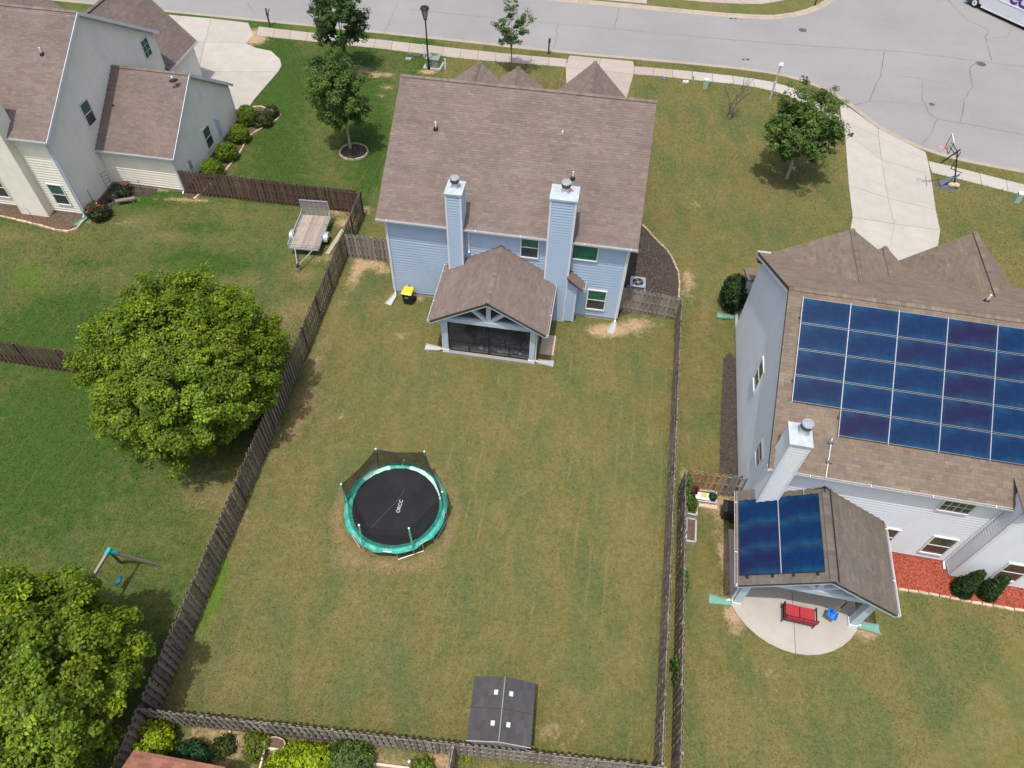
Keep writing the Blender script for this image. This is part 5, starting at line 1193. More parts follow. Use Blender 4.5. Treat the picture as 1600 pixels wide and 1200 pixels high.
def trailer():
    tl, tr, br, bl = at(472.7,336,.6), at(516,338,.6), at(497,390,.6), at(451,386.6,.6); c = (tl+tr+br+bl)/4; d = ((tl+tr)-(bl+br)).normalized(); d.z = 0
    T = thing('utility_trailer', 'galvanised utility trailer with wood deck and raised mesh ramp', 'trailer', (c.x,c.y,0), math.atan2(d.y,d.x)-math.pi/2)
    W, L = .92, 1.62; n = 11
    for i in range(n):
        x0 = -W+.03+(2*W-.06)*i/n; MB().box(x0+.006,x0+(2*W-.06)/n-.004,-L+.02,L-.02,.555,.59+random.uniform(-.004,.004)).build('plank', M['deck'], T)
    for a, b_ in (((-W,-L),(W,-L)),((-W,L),(W,L)),((-W,-L),(-W,L)),((W,-L),(W,L))): MB().bar((*a,.54),(*b_,.54),.05,.11).build('frame_rail', M['galv'], T)
    for x in (-W,W):
        MB().bar((x,-L,.88),(x,L,.88),.045,.045).build('side_rail', M['galv'], T)
        for y in (-L,-.55,.55,L): MB().bar((x,y,.56),(x,y,.88),.04,.04).build('stanchion', M['galv'], T)
        MB().bar((x,L,.56),(x,L,1.0),.05,.05).build('stanchion', M['galv'], T)
        s = 1 if x > 0 else -1
        b = MB(); pts = []
        for i in range(9):
            a = math.pi*i/8; pts.append((x+s*.16, -.18+.42*math.cos(a), .36+.36*math.sin(a)))
        for p, q in zip(pts, pts[1:]): b.poly([V(*p)-V(.13,0,0), V(*p)+V(.13,0,0), V(*q)+V(.13,0,0), V(*q)-V(.13,0,0)])
        b.poly([V(*p)+V(s*.13,0,0) for p in pts]); b.build('fender', M['galv'], T)
        wh = MB(); prof = [(.1,-.09),(.27,-.09),(.31,-.06),(.32,0),(.31,.06),(.27,.09),(.1,.09)]
        w2 = MB().lathe(prof,20); R_ = Matrix.Rotation(rad(90),3,'Y'); w2.v = [tuple(R_@Vector(v)+V(x+s*.16,-.18,.32)) for v in w2.v]; ty = w2.build('wheel', M['rubber'], T)
        w3 = MB().lathe([(.02,-.07),(.17,-.07),(.17,.07),(.02,.07)],16); w3.v = [tuple(R_@Vector(v)+V(x+s*.17,-.18,.32)) for v in w3.v]; w3.build('rim', M['galv'], ty)
    MB().bar((-W,-L,.88),(W,-L,.88),.045,.045).build('front_rail', M['galv'], T)
    # ramp, standing upright at the far end
    b = MB(); zr = 1.72
    b.bar((-W+.02,L+.05,.56),(-W+.02,L+.05,zr),.04,.04); b.bar((W-.02,L+.05,.56),(W-.02,L+.05,zr),.04,.04); b.bar((-W,L+.05,zr),(W,L+.05,zr),.05,.06); b.build('ramp', M['galv'], T)
    m = MB()
    for i in range(1, 6): m.bar((-W+2*W*i/6,L+.05,.56),(-W+2*W*i/6,L+.05,zr-.03),.02,.02)
    rp = m.build('ramp_bars', M['galv'], T); MB().poly([(-W+.03,L+.055,.58),(W-.03,L+.055,.58),(W-.03,L+.055,zr-.03),(-W+.03,L+.055,zr-.03)]).build('ramp_mesh', M['rampmesh'], T)
    MB().tube([(-.55,-L,.5),(-.05,-L-1.35,.46)],.035,6).build('tongue', M['galv'], T); MB().tube([(.55,-L,.5),(.05,-L-1.35,.46)],.035,6).build('tongue', M['galv'], T)
    MB().box(-.06,.06,-L-1.55,-L-1.25,.40,.52).build('coupler', M['black'], T); MB().tube([(.0,-L-1.2,.02),(.0,-L-1.2,.6)],.03,8).build('jack', M['galv'], T)
    for x in (-.7,.7): MB().box(x-.06,x+.06,L-.03,L+.02,.42,.48).build('tail_light', M['hoopred'], T)
M['rampmesh'] = screen_mat('ramp_mesh', (.30,.27,.25), .75)
trailer()
p = at(524,378); tag(MB().box(-.13,.13,-1.25,1.25,0,.045).build('loose_board', M['deck'], loc=(p.x,p.y,.01), rz=rad(-13)), 'loose weathered plank lying between the trailer and the fence', 'board')

def cart(name, label, p, rz, lidmat, body, h=1.0, w_=.58, d_=.62, cat='bin', tilt=0, group=None):
    T = thing(name, label, cat, p, rz, group)
    if tilt: T.rotation_euler.x = tilt
    a, b_ = w_/2*.82, w_/2; c, e = d_/2*.75, d_/2
    MB().mesh([(-a,-c,.06),(a,-c,.06),(a,c*.8,.06),(-a,c*.8,.06),(-b_,-e,h-.1),(b_,-e,h-.1),(b_,e,h-.1),(-b_,e,h-.1)],[(3,2,1,0),(4,5,6,7),(0,1,5,4),(1,2,6,5),(2,3,7,6),(3,0,4,7)]).build('body', M[body], T)
    MB().box(-b_-.025,b_+.025,-e-.025,e+.02,h-.14,h-.095).build('rim', M[body], T)
    MB().mesh([(-b_-.03,-e-.04,h-.095),(b_+.03,-e-.04,h-.095),(b_+.03,e,h-.095),(-b_-.03,e,h-.095),(-b_+.04,-e+.05,h-.03),(b_-.04,-e+.05,h-.03),(b_-.04,e-.06,h),(-b_+.04,e-.06,h)],[(3,2,1,0),(4,5,6,7),(0,1,5,4),(1,2,6,5),(2,3,7,6),(3,0,4,7)]).build('lid', M[lidmat], T)
    for x in (-.16,.16): MB().bar((x,e-.02,h-.06),(x,e+.1,h-.04),.06,.04).build('hinge', M[lidmat], T)
    MB().tube([(-b_+.05,e+.1,h-.04),(b_-.05,e+.1,h-.04)],.018,8).build('handle', M['black'], T)
    for x in (-b_+.02,b_-.02):
        R_ = Matrix.Rotation(rad(90),3,'Y'); wl = MB().lathe([(.03,-.03),(.13,-.03),(.13,.03),(.03,.03)],14); wl.v = [tuple(R_@Vector(v)+V(x+math.copysign(.05,x),e-.08,.13)) for v in wl.v]; wl.build('wheel', M['rubber'], T)
    return T
cb = cart('wheelie_bin', 'black wheeled bin with a bright yellow lid beside the blue wall', FM.w(1.0,-.62), FM.a+rad(-4), 'yellow', 'binblack')
MB().box(-.1,.1,-.325,-.318,.60,.66).build('label_plate', M['lettering'], cb)

def ac_unit():
    T = thing('air_conditioner', 'square grey air conditioner on dark mulch beside the blue house', 'air conditioner', FM.w(14.3,2.55), FM.a); s = .42; z = .92
    MB().box(-.55,.55,-.55,.55,0,.07).build('pad', M['foundation'], T); MB().box(-s+.03,s-.03,-s+.03,s-.03,.07,z-.03).build('coil', M['black'], T)
    f = MB()
    for x in (-s,s):
        for y in (-s,s): f.box(x-.025,x+.025,y-.025,y+.025,.07,z)
    f.build('corner_post', M['white'], T, kind='stuff')
    g = MB()
    for i in range(13):
        q = -s+.05+(2*s-.1)*i/12
        for y in (-s,s): g.box(q-.012,q+.012,y-.008,y+.008,.07,z-.02); g.box(y-.008,y+.008,q-.012,q+.012,.07,z-.02)
    for i in range(8): g.box(-s,s,-s-.004,-s+.004,.12+i*.1,.135+i*.1)
    g.build('louvre', M['galv'], T, kind='stuff')
    tp = MB(); N = 24; r = .33
    for i in range(N):
        a0 = 2*math.pi*i/N; a1 = 2*math.pi*(i+1)/N
        def sq(a): m_ = max(abs(math.cos(a)),abs(math.sin(a))); return V((s+.03)*math.cos(a)/m_,(s+.03)*math.sin(a)/m_,z)
        tp.poly([V(r*math.cos(a0),r*math.sin(a0),z), sq(a0), sq(a1), V(r*math.cos(a1),r*math.sin(a1),z)])
    tp.build('top_panel', M['galv'], T); MB().lathe([(r,z-.03),(r,z-.025)],24).build('fan_well', M['black'], T)
    fn = MB()
    for k in range(4):
        a = k*math.pi/2+.4; d = V(math.cos(a),math.sin(a),0); x = V(-d.y,d.x,0); fn.poly([d*.06-x*.05+V(0,0,z-.02), d*.3-x*.12+V(0,0,z-.015), d*.3+x*.1+V(0,0,z-.005), d*.06+x*.05+V(0,0,z-.01)])
    fn.build('fan_blade', M['basegrey'], T, kind='stuff'); MB().lathe([(.09,z-.02),(.09,z),(.03,z+.01)],12).build('motor', M['galv'], T)
    gr = MB()
    for q in range(1,8):
        rr = r*q/8; gr.tube([V(rr*math.cos(a),rr*math.sin(a),z+.012) for a in np.linspace(0,2*math.pi,25)], .003, 4, cap=False)
    gr.build('fan_guard', M['black'], T, kind='stuff')
    MB().tube([(-s,.1,.25),(-.75,.25,.12),(-.95,.2,.35)],.03,6).build('refrigerant_line', M['black'], T)
ac_unit()
splash(FM.w(.06,-.25), FM.a+rad(-14), 'pale splash block at the left corner of the blue house')
splash(FM.w(13.19,-.25), FM.a+rad(-14), 'pale splash block at the right corner of the blue house')
splash(FM.w(3.62,-3.97), FM.a-math.pi/2, 'pale splash block left of the screened porch')
splash(FM.w(9.18,-3.97), FM.a+math.pi/2, 'pale splash block right of the screened porch')
tag(MB().box(-.4,.4,-.75,.75,-.02,.05).build('stepping_slab', M['sand'], loc=FM.w(9.55,-2.6), rz=FM.a), 'brown slab lying in the shade beside the screened porch', 'slab')
tag(MB().box(-.8,.8,-.4,.4,-.02,.05).build('stepping_slab', M['foundation'], loc=FM.w(6.3,-4.6), rz=FM.a), 'thin concrete strip in front of the screened porch', 'slab') if 0 else None

# ------------------------------------------------------------------ things on the pale house's plot
def patio():
    cv, R = 1.35, 3.04; pts = []
    a0 = math.atan2(-.05-cv, -.08-2.65); a1 = math.atan2(-.15-cv, 5.33-2.65)
    for side, (u0, u1) in enumerate(((None,2.62),(2.64,None))):
        P = []
        for i in range(13):
            a = a0+(a1-a0)*i/12 if a0 < a1 else a0+(a1+2*math.pi-a0)*i/12
            P.append((2.65+R*math.cos(a), cv+R*math.sin(a)))
        Q = [p for p in P if (p[0] <= 2.62 if side == 0 else p[0] >= 2.64)]
        q = Q+[(2.62,-1.68),(2.62,3.6),(-.15,3.6)] if side == 0 else [(2.64,-1.68)]+Q+[(5.4,3.6),(2.64,3.6)]
        pts.append(q)
    for q in pts: EXCL.append([(FP.w(*p).x, FP.w(*p).y) for p in q])
    base = MB().prism([(FP.w(*p).x, FP.w(*p).y) for p in pts[0][:-2]+[(2.6,3.55),(-.1,3.55)]], -.1, .03).build('patio', M['joint'], kind='structure')
    for q in pts: MB().prism([(FP.w(*p).x, FP.w(*p).y) for p in q], -.1, .07).build('slab', M['newconcrete'], base)
patio()
def red_sofa():
    T = thing('patio_sofa', 'red cushioned two-seat patio sofa with dark frame', 'sofa', at(1244,966,.07), FP.a+rad(-2)); b = .65
    for x in (-b,b):
        for y in (-.3,.34): MB().bar((x,y,0),(x,y,.60 if y > 0 else .85),.04,.04).build('leg', M['black'], T)
        MB().bar((x,-.33,.58),(x,.38,.60),.06,.03).build('arm', M['black'], T)
    MB().box(-b,b,-.3,.36,.24,.29).build('seat_frame', M['black'], T); MB().bar((-b,-.36,.86),(b,-.36,.86),.04,.04).build('back_rail', M['black'], T)
    for x in (-b/2,b/2):
        MB().box(x-b/2+.03,x+b/2-.01,-.26,.38,.29,.43).build('seat_cushion', M['red'], T); c = MB(); c.obox((x,-.33,.62), V(b/2-.012,0,0), V(0,.06,-.02), V(0,-.05,.25)); c.build('back_cushion', M['red'], T)
red_sofa()
def baby_swing():
    s = at(1300,961,.55); T = thing('toddler_swing', 'blue bucket toddler swing on ropes under the porch beam', 'swing', (s.x,s.y,0), FP.a+rad(-25)); z = .45
    MB().mesh([(-.17,-.13,z),(.17,-.13,z),(.17,.13,z),(-.17,.13,z),(-.21,-.18,z+.26),(.21,-.18,z+.14),(.21,.18,z+.14),(-.21,.18,z+.26)],[(3,2,1,0),(0,1,5,4),(1,2,6,5),(2,3,7,6),(3,0,4,7)]).build('seat', M['blueplastic'], T)
    MB().bar((-.2,-.19,z+.2),(.2,-.19,z+.16),.03,.05).build('rim', M['blueplastic'], T); MB().bar((-.2,.19,z+.2),(.2,.19,z+.16),.03,.05).build('rim', M['blueplastic'], T); MB().bar((-.2,-.19,z+.23),(-.2,.19,z+.23),.04,.06).build('rim', M['blueplastic'], T)
    for y in (-.19,.19):
        MB().tube([(0,y,z+.2),(0,y*1.1,1.75)],.014,6).build('rope', M['rope'], T); MB().tube([(0,y*1.1,1.75),(0,y*1.15,2.35)],.03,6).build('strap', M['black'], T)
baby_swing()
def raised_bed(label, pts, z=.34, th=.05):
    T = thing('raised_bed', label, 'garden bed', group='raised garden beds'); P = [Vector(p) for p in pts]; n = len(P)
    for i in range(n):
        a, c = P[i], P[(i+1)%n]
        for k in range(2): MB().bar(V(a.x,a.y,z*(.25+.5*k)), V(c.x,c.y,z*(.25+.5*k)), th, z/2*.96).build('board', M['greylumber'], T)
        MB().bar(V(a.x,a.y,z+.01), V(c.x,c.y,z+.01), th*1.7, .03).build('cap_board', M['greylumber'], T)
    MB().prism([(p.x,p.y) for p in P], 0, z-.1).build('soil', M['brownsoil'], T); chips(T, [(p.x,p.y) for p in P], 120, .06, DK, z-.1)
    return T
raised_bed('L-shaped grey raised bed with a white bag and a pot', [at(*q,.34) for q in ((1076,763),(1119,768.5),(1119,786),(1089,782),(1088.5,805),(1073,802))])
raised_bed('plain rectangular grey raised bed below the L-shaped one', [at(*q,.34) for q in ((1073,809.5),(1087.5,812),(1086.5,847),(1071.5,844.5))])
p = at(1099,775,.3); t_ = thing('soil_bag', 'crumpled white and yellow soil bag in the raised bed', 'bag', p, rad(-8))
b = MB(); N = 7; vs = []; random.seed(3)
for j in range(5):
    for i in range(N): vs.append((-.38+.76*i/(N-1), -.2+.4*j/4, (.0 if i in (0,N-1) or j in (0,4) else random.uniform(.05,.14))))
b.mesh(vs, [(j*N+i,j*N+i+1,(j+1)*N+i+1,(j+1)*N+i) for j in range(4) for i in range(N-1)]); b.build('bag', M['white'], t_, smooth=True); MB().box(-.12,.14,-.13,.1,.11,.13).build('print', M['yellow'], t_)
p = at(1112.5,779,.3); t_ = thing('plant_pot', 'round dark green pot in the corner of the raised bed', 'pot', p); MB().lathe([(.14,0),(.2,.22),(.21,.24),(.17,.22),(.15,.17)],16).build('pot', M['binblack'], t_); foliage(t_,'foliage',(0,0,.24),(.15,.15,.08),30,10,.06,(.02,.07,.03),.06)
shrub('bed_plant', 'red-leaved plant in the upper left corner of the raised bed', at(1080,768,.25), (.28,.25,.22), 45, 14, .1, .09, (.14,.03,.03), .05)
shrub('bed_plant', 'green leafy plants in the lower arm of the raised bed', at(1080,788,.25), (.25,.4,.2), 60, 14, .1, .09, (.06,.10,.02), .3)
tag(MB().box(-.55,.55,-.12,.12,0,.18).build('stone_block', M['palestone'], loc=at(1101,792), rz=rad(-9)), 'pale stone block below the L-shaped raised bed', 'block')
cart('wheelie_bin', 'black wheeled bin beside the side wall of the pale house', at(1134,806), FR.a-math.pi/2, 'binblack', 'binblack', group=None)
for px, py, rz, lb in ((1142,943,-100,'green splash block left of the patio porch'),(1338,978,82,'green splash block right of the patio porch'),(1146,497,-98,'green splash block by the far shrub of the pale house'),(137,340,-25,'green splash block at the corner of the beige house')):
    splash(at(px,py), rad(rz), lb, 'green_plastic', .95, group='green splash blocks')

# ------------------------------------------------------------------ things on the beige house's plot
def swing_frame():
    zt = 2.25; t0 = at(170,861,zt); fb = at(251,884); fc = at(189,879); d = (at(141,909,zt)-t0).normalized()
    T = thing('swing_set', 'wooden swing frame with teal bracket and blue belt swing', 'swing set', (t0.x,t0.y,0)); o = V(t0.x,t0.y,0)
    for f in (fb, fc): MB().bar(V(0,0,zt-.05), f-o, .10,.10).build('leg', M['mixwood'], T)
    e = V(0,0,zt)+d*3.6
    MB().bar(V(0,0,zt), e, .10,.14).build('beam', M['deck'], T)
    MB().bar(V(0,0,zt)-d*.12, V(0,0,zt)+d*.16, .15,.18).build('bracket', M['tealplastic'], T); MB().bar(V(0,0,zt-.02), (fb-o).lerp(V(0,0,zt),.86), .14,.13).build('bracket', M['tealplastic'], T)
    perp = V(-d.y,d.x,0)
    for f in (e+perp*1.1, e-perp*1.1): MB().bar(e, V(f.x,f.y,0), .10,.10).build('leg', M['mixwood'], T)
    s = at(185,909,.5)-o; a = s-V(0,0,0); m1 = a+d*.24+V(0,0,.12); m0 = a-d*.24+V(0,0,.12)
    seat = MB()
    for i in range(6):
        q0 = m0.lerp(m1,i/6)-V(0,0,.14*math.sin(math.pi*i/6)); q1 = m0.lerp(m1,(i+1)/6)-V(0,0,.14*math.sin(math.pi*(i+1)/6)); seat.bar(q0,q1,.16,.025)
    seat.build('seat', M['seatblue'], T)
    for m in (m0, m1):
        t = d*(m.dot(d)); MB().tube([m, V(t.x,t.y,zt-.05)], .02, 6).build('rope', M['rope'], T)
    return T
swing_frame()
def corner_clutter():
    p = FL.w(1.35,3.0); t_ = thing('garden_pot', 'purple glazed pot on an iron stand by the beige wall', 'pot', p)
    MB().lathe([(.12,.35),(.26,.55),(.28,.6),(.22,.58),(.1,.5)],16).build('pot', M['potterra'], t_)
    for k in range(3): a = k*2.1; MB().tube([(math.cos(a)*.25,math.sin(a)*.25,0),(math.cos(a)*.15,math.sin(a)*.15,.4)],.015,5).build('leg', M['black'], t_)
    t_ = thing('wire_trellis', 'narrow wire trellis leaning in the inner corner of the beige house', 'trellis', FL.w(.35,2.7), FL.a+rad(60))
    for x in (-.18,.18): MB().tube([(x,0,0),(x,.1,1.5)],.012,5).build('upright', M['black'], t_)
    for k in range(6): MB().tube([(-.18,.01+.015*k,.2+.25*k),(.18,.01+.015*k,.2+.25*k)],.01,5).build('rung', M['black'], t_)
    t_ = thing('garden_stake', 'tall dark rod standing beside the rose bush', 'stake', FL.w(.35,.75)); MB().tube([(0,0,0),(-.02,.02,1.45)],.022,6).build('rod', M['black'], t_); MB().lathe([(.01,0),(.03,.03),(.01,.06)],8,(-.02,.02,1.45)).build('knob', M['black'], t_)
    for k, (u, v, lb) in enumerate(((2.15,2.55,'thin iron stake in front of the wing wall, nearer the pot'),(2.55,2.8,'thin iron stake in front of the wing wall, farther from the pot'))):
        t_ = thing('garden_stake', lb, 'stake', FL.w(u,v)); MB().tube([(0,0,0),(.02,0,1.15)],.012,5).build('rod', M['black'], t_); MB().tube([(.02-.12,0,1.0),(.02+.12,0,1.05)],.01,5).build('hook', M['black'], t_)
    for u, v, r, h, m, lb in ((.75,1.6,.16,.24,'binblack','small black pot halfway along the side wall of the beige house'),(.6,1.15,.13,.2,'rust','small rusty pot near the tall rod'),(1.0,2.1,.2,.25,'basegrey','grey tub in the inner corner bed'),(1.15,.7,.22,.12,'rust','round rusty dish on the grass edge near the roses')):
        t_ = thing('plant_pot', lb, 'pot', FL.w(u,v)); MB().lathe([(r*.7,0),(r,h),(r*1.05,h+.02),(r*.85,h)],14).build('pot', M[m], t_)
        foliage(t_, 'foliage', (0,0,h+.05), (r,r,.1), 16, 10, .08, (.05,.07,.03), .08)
    t_ = thing('log_bench', 'low weathered log bench in front of the inner corner bed', 'bench', FL.w(1.9,1.7), FL.a+rad(28)); MB().box(-.6,.6,-.14,.14,.26,.33).build('seat', M['greywood'], t_)
    for x in (-.45,.45): MB().box(x-.06,x+.06,-.12,.12,0,.26).build('leg', M['mixwood'], t_)
    shrub('bed_plant', 'scraggly dark plant beside the purple pot', FL.w(1.5,2.4), (.45,.4,.35), 60, 14, .13, .1, (.03,.05,.02), .2)
    q = FL.w(-3.1,-.95); t_ = thing('garden_stake', 'bent garden hook in the bare bed of the beige house', 'stake', q); MB().tube([(0,0,0),(0,0,.75),(-.1,0,.85)],.015,5).build('rod', M['black'], t_)
corner_clutter()

# ------------------------------------------------------------------ back garden at the bottom edge
def playhouse():
    z = 2.0; tl = at(209,1172,z); r = at(365,1201,z); u = (r-tl).normalized(); v = V(-u.y,u.x,0)
    if v.y > 0: v = -v
    T = thing('garden_hut', 'hut with terracotta shingle roof at the bottom left edge', 'hut', (tl.x,tl.y,0), math.atan2(u.y,u.x)); W = 3.4
    roof_slope(T, V(0,0,z), V(1,0,0), V(0,-1,.45), [(0,0),(W,0),(W,1.6),(0,1.6)], PAL_RED, M['brick_roof'], tab=.30, exp=.13, thick=.06)
    roof_slope(T, V(W,-2.9,z), V(-1,0,0), V(0,1,.45), [(0,0),(W,0),(W,1.6),(0,1.6)], PAL_RED, M['brick_roof'], tab=.30, exp=.13, thick=.06)
    MB().box(.25,W-.25,-2.65,-.25,0,z).build('wall', M['tanwood'], T)
playhouse()
t_ = thing('empty_planter', 'pale lumber frame of an empty garden bed at the bottom edge', 'garden bed')
for a, c in (((415,1163),(405,1206)),((430,1173),(420,1206)),((414,1168),(452,1174))):
    A, C = at(*a,.3), at(*c,.3); MB().bar(A, C, .07,.09).build('board', M['lumber'], t_)
for q in ((415,1164),(430,1174),(448,1174)): A = at(*q,.28); MB().box(A.x-.04,A.x+.04,A.y-.04,A.y+.04,0,.3).build('post', M['lumber'], t_)
t_ = thing('timber_edging', 'long pale timber edging at the bottom edge right of the shrubs', 'edging'); MB().bar(at(572,1192,.08), at(640,1201,.08), .09,.14).build('board', M['lumber'], t_)
t_ = thing('timber_edging', 'short pale timber lying by the weeds near the bottom fence', 'edging'); MB().bar(at(360,1142,.06), at(354,1160,.06), .09,.1).build('board', M['lumber'], t_)
t_ = thing('stone_tub', 'oblong stone tub with brown soil near the bottom fence', 'tub', at(433,1165), rad(-10))
P = [(.42*math.cos(a)*(1 if abs(math.cos(a)) < .8 else .95), .25*math.sin(a)) for a in np.linspace(0,2*math.pi,18,endpoint=False)]
MB().prism([(x*.85,y*.85) for x,y in P], 0, .22).build('soil', M['brownsoil'], t_); b = MB()
for i in range(18):
    a, c = P[i], P[(i+1)%18]; b.mesh([(a[0]*.8,a[1]*.8,0),(c[0]*.8,c[1]*.8,0),(c[0],c[1],.3),(a[0],a[1],.3),(c[0]*.88,c[1]*.88,.3),(a[0]*.88,a[1]*.88,.3),(c[0]*.86,c[1]*.86,.2),(a[0]*.86,a[1]*.86,.2)],[(0,1,2,3),(3,2,4,5),(5,4,6,7)])
b.build('rim', M['sand'], t_)
t_ = thing('garden_light', 'small solar stake light by the timber edging', 'light', at(641,1194)); MB().tube([(0,0,0),(0,0,.45)],.015,6).build('stake', M['black'], t_); MB().lathe([(.05,.45),(.06,.5),(.02,.55)],10).build('lamp_head', M['white'], t_)

# ------------------------------------------------------------------ street things
def lamp_black():
    p = at(670,108); T = thing('street_lamp', 'tall black lantern street lamp beside the green transformer', 'street lamp', p); h = 4.1
    MB().lathe([(.13,0),(.12,.25),(.07,.4),(.055,h-.1)],12).build('pole', M['black'], T); MB().lathe([(.10,h-.1),(.14,h-.02),(.13,h+.02)],12).build('collar', M['black'], T)
    for k in range(6):
        a = k*math.pi/3; MB().bar((math.cos(a)*.13,math.sin(a)*.13,h),(math.cos(a)*.30,math.sin(a)*.30,h+.78),.035,.035).build('lantern_rib', M['black'], T)
    MB().lathe([(.11,h+.02),(.27,h+.76)],18).build('lamp_glass', M['lampglass'], T); MB().lathe([(.36,h+.76),(.37,h+.80),(.28,h+.92),(.05,h+.98)],18).build('lantern_cap', M['black'], T)
lamp_black()
def lamp_silver():
    p = at(1203,155); T = thing('lamp_post', 'slim silver lamp post on the corner lawn by the sidewalk', 'street lamp', p); h = 2.75
    MB().lathe([(.085,0),(.08,1.35),(.095,1.36),(.095,1.5),(.06,1.52),(.055,h)],12).build('pole', M['silver'], T); MB().lathe([(.13,h),(.17,h+.1),(.14,h+.24),(.04,h+.3)],12).build('lamp_head', M['white'], T); MB().lathe([(.19,h+.08),(.19,h+.11)],12).build('lamp_ring', M['bluetrim'], T)
M['silver'] = pm('silver_paint', (.62,.65,.70), .4, .08, 6, metal=.3)
lamp_silver()
def transformer():
    p = at(678,103); T = thing('transformer_box', 'green utility transformer box on a concrete pad', 'utility box', p, rad(-12))
    MB().box(-.75,.75,-.65,.65,-.05,.10).build('pad', M['foundation'], T)
    MB().mesh([(-.55,-.5,.1),(.55,-.5,.1),(.55,.5,.1),(-.55,.5,.1),(-.55,-.5,.72),(.55,-.5,.72),(.55,.5,.85),(-.55,.5,.85)],[(3,2,1,0),(4,5,6,7),(0,1,5,4),(1,2,6,5),(2,3,7,6),(3,0,4,7)]).build('cabinet', M['util_green'], T)
    MB().box(-.58,.58,-.53,.0,.74,.80).build('lid', M['util_green'], T); MB().box(-.02,.02,-.515,-.505,.15,.7).build('door_seam', M['black'], T)
transformer()
for px, py, w_, d_, h, m, rz, nm, lb in ((652,88,.3,.22,.12,'castiron',-8,'meter_cover','low brown utility cover left of the transformer box'),(638,92,.25,.2,.05,'galv',-8,'meter_cover','flat grey utility lid in bare soil left of the transformer box'),(1035,123,.27,.14,.05,'basegrey',-6,'meter_cover','flat dark meter lid in the lawn below the sidewalk'),
        (1071,129,.24,.1,.16,'white',-6,'marker_block','small white block in the lawn below the sidewalk'),(1101,138,.19,.16,.75,'pale_green',-4,'cable_pedestal','pale green cable pedestal below the sidewalk'),(1587,315,.17,.22,.7,'pale_green',-14,'cable_pedestal','pale green cable pedestal near the right edge'),
        (1082,129,.06,.05,.55,'galv',-4,'marker_post','short grey marker post between the white block and the pedestal'),(663,90,.05,.05,1.1,'white',0,'marker_post','white marker post just behind the black street lamp'),(696,108,.05,.05,.85,'white',0,'marker_post','white marker post right of the transformer box')):
    t_ = thing(nm, lb, 'utility marker', at(px,py), rad(rz), 'utility boxes and markers along the street')
    MB().mesh([(-w_,-d_,-.02),(w_,-d_,-.02),(w_,d_,-.02),(-w_,d_,-.02),(-w_*.9,-d_*.9,h),(w_*.9,-d_*.9,h),(w_*.9,d_*.9,h*.97),(-w_*.9,d_*.9,h*.97)],[(3,2,1,0),(4,5,6,7),(0,1,5,4),(1,2,6,5),(2,3,7,6),(3,0,4,7)]).build('body', M[m], t_)
    if h > .4: MB().box(-w_*.95,w_*.95,-d_*.95,d_*.95,h*.97+.002,h+.03).build('cap', M['white' if m == 'pale_green' else m], t_)
    else: MB().box(-w_*.3,w_*.3,-.02,.02,h,h+.012).build('handle', M['black'], t_)
def mailbox(label, p, rz, postm, boxm, h=1.05):
    T = thing('mailbox', label, 'mailbox', p, rz, 'mailboxes along the street'); MB().box(-.055,.055,-.055,.055,-.05,h+.35).build('post', M[postm], T); MB().bar((0,-.2,h-.06),(0,.42,h-.06),.07,.07).build('arm', M[postm], T); MB().bar((0,.02,h-.5),(0,.3,h-.1),.05,.05).build('brace', M[postm], T)
    b = MB(); P = [(-.09,0),(.09,0),(.09,.13)]+[(.09*math.cos(a),.13+.09*math.sin(a)) for a in np.linspace(.3,2.84,6)]+[(-.09,.13)]; b.extrude([(x,-.02,h-.02+z) for x, z in P],(0,.5,0)); bx = b.build('box', M[boxm], T)
    MB().box(.095,.10,.25,.3,h+.05,h+.22).build('flag', M['hoopred'], bx); MB().box(-.08,.08,.482,.492,h,h+.17).build('door', M[boxm], bx)
mailbox('brown mailbox post with a silver box beside the left driveway', at(422,42), rad(-10), 'darkwood', 'galv', 1.25)
mailbox('dark slim mailbox by the drive of the blue house', at(857,85), rad(-8), 'black', 'basegrey', 1.0)
mailbox('dark mailbox on the far kerb at the top', at(1273,8), rad(160), 'black', 'black', 1.0)
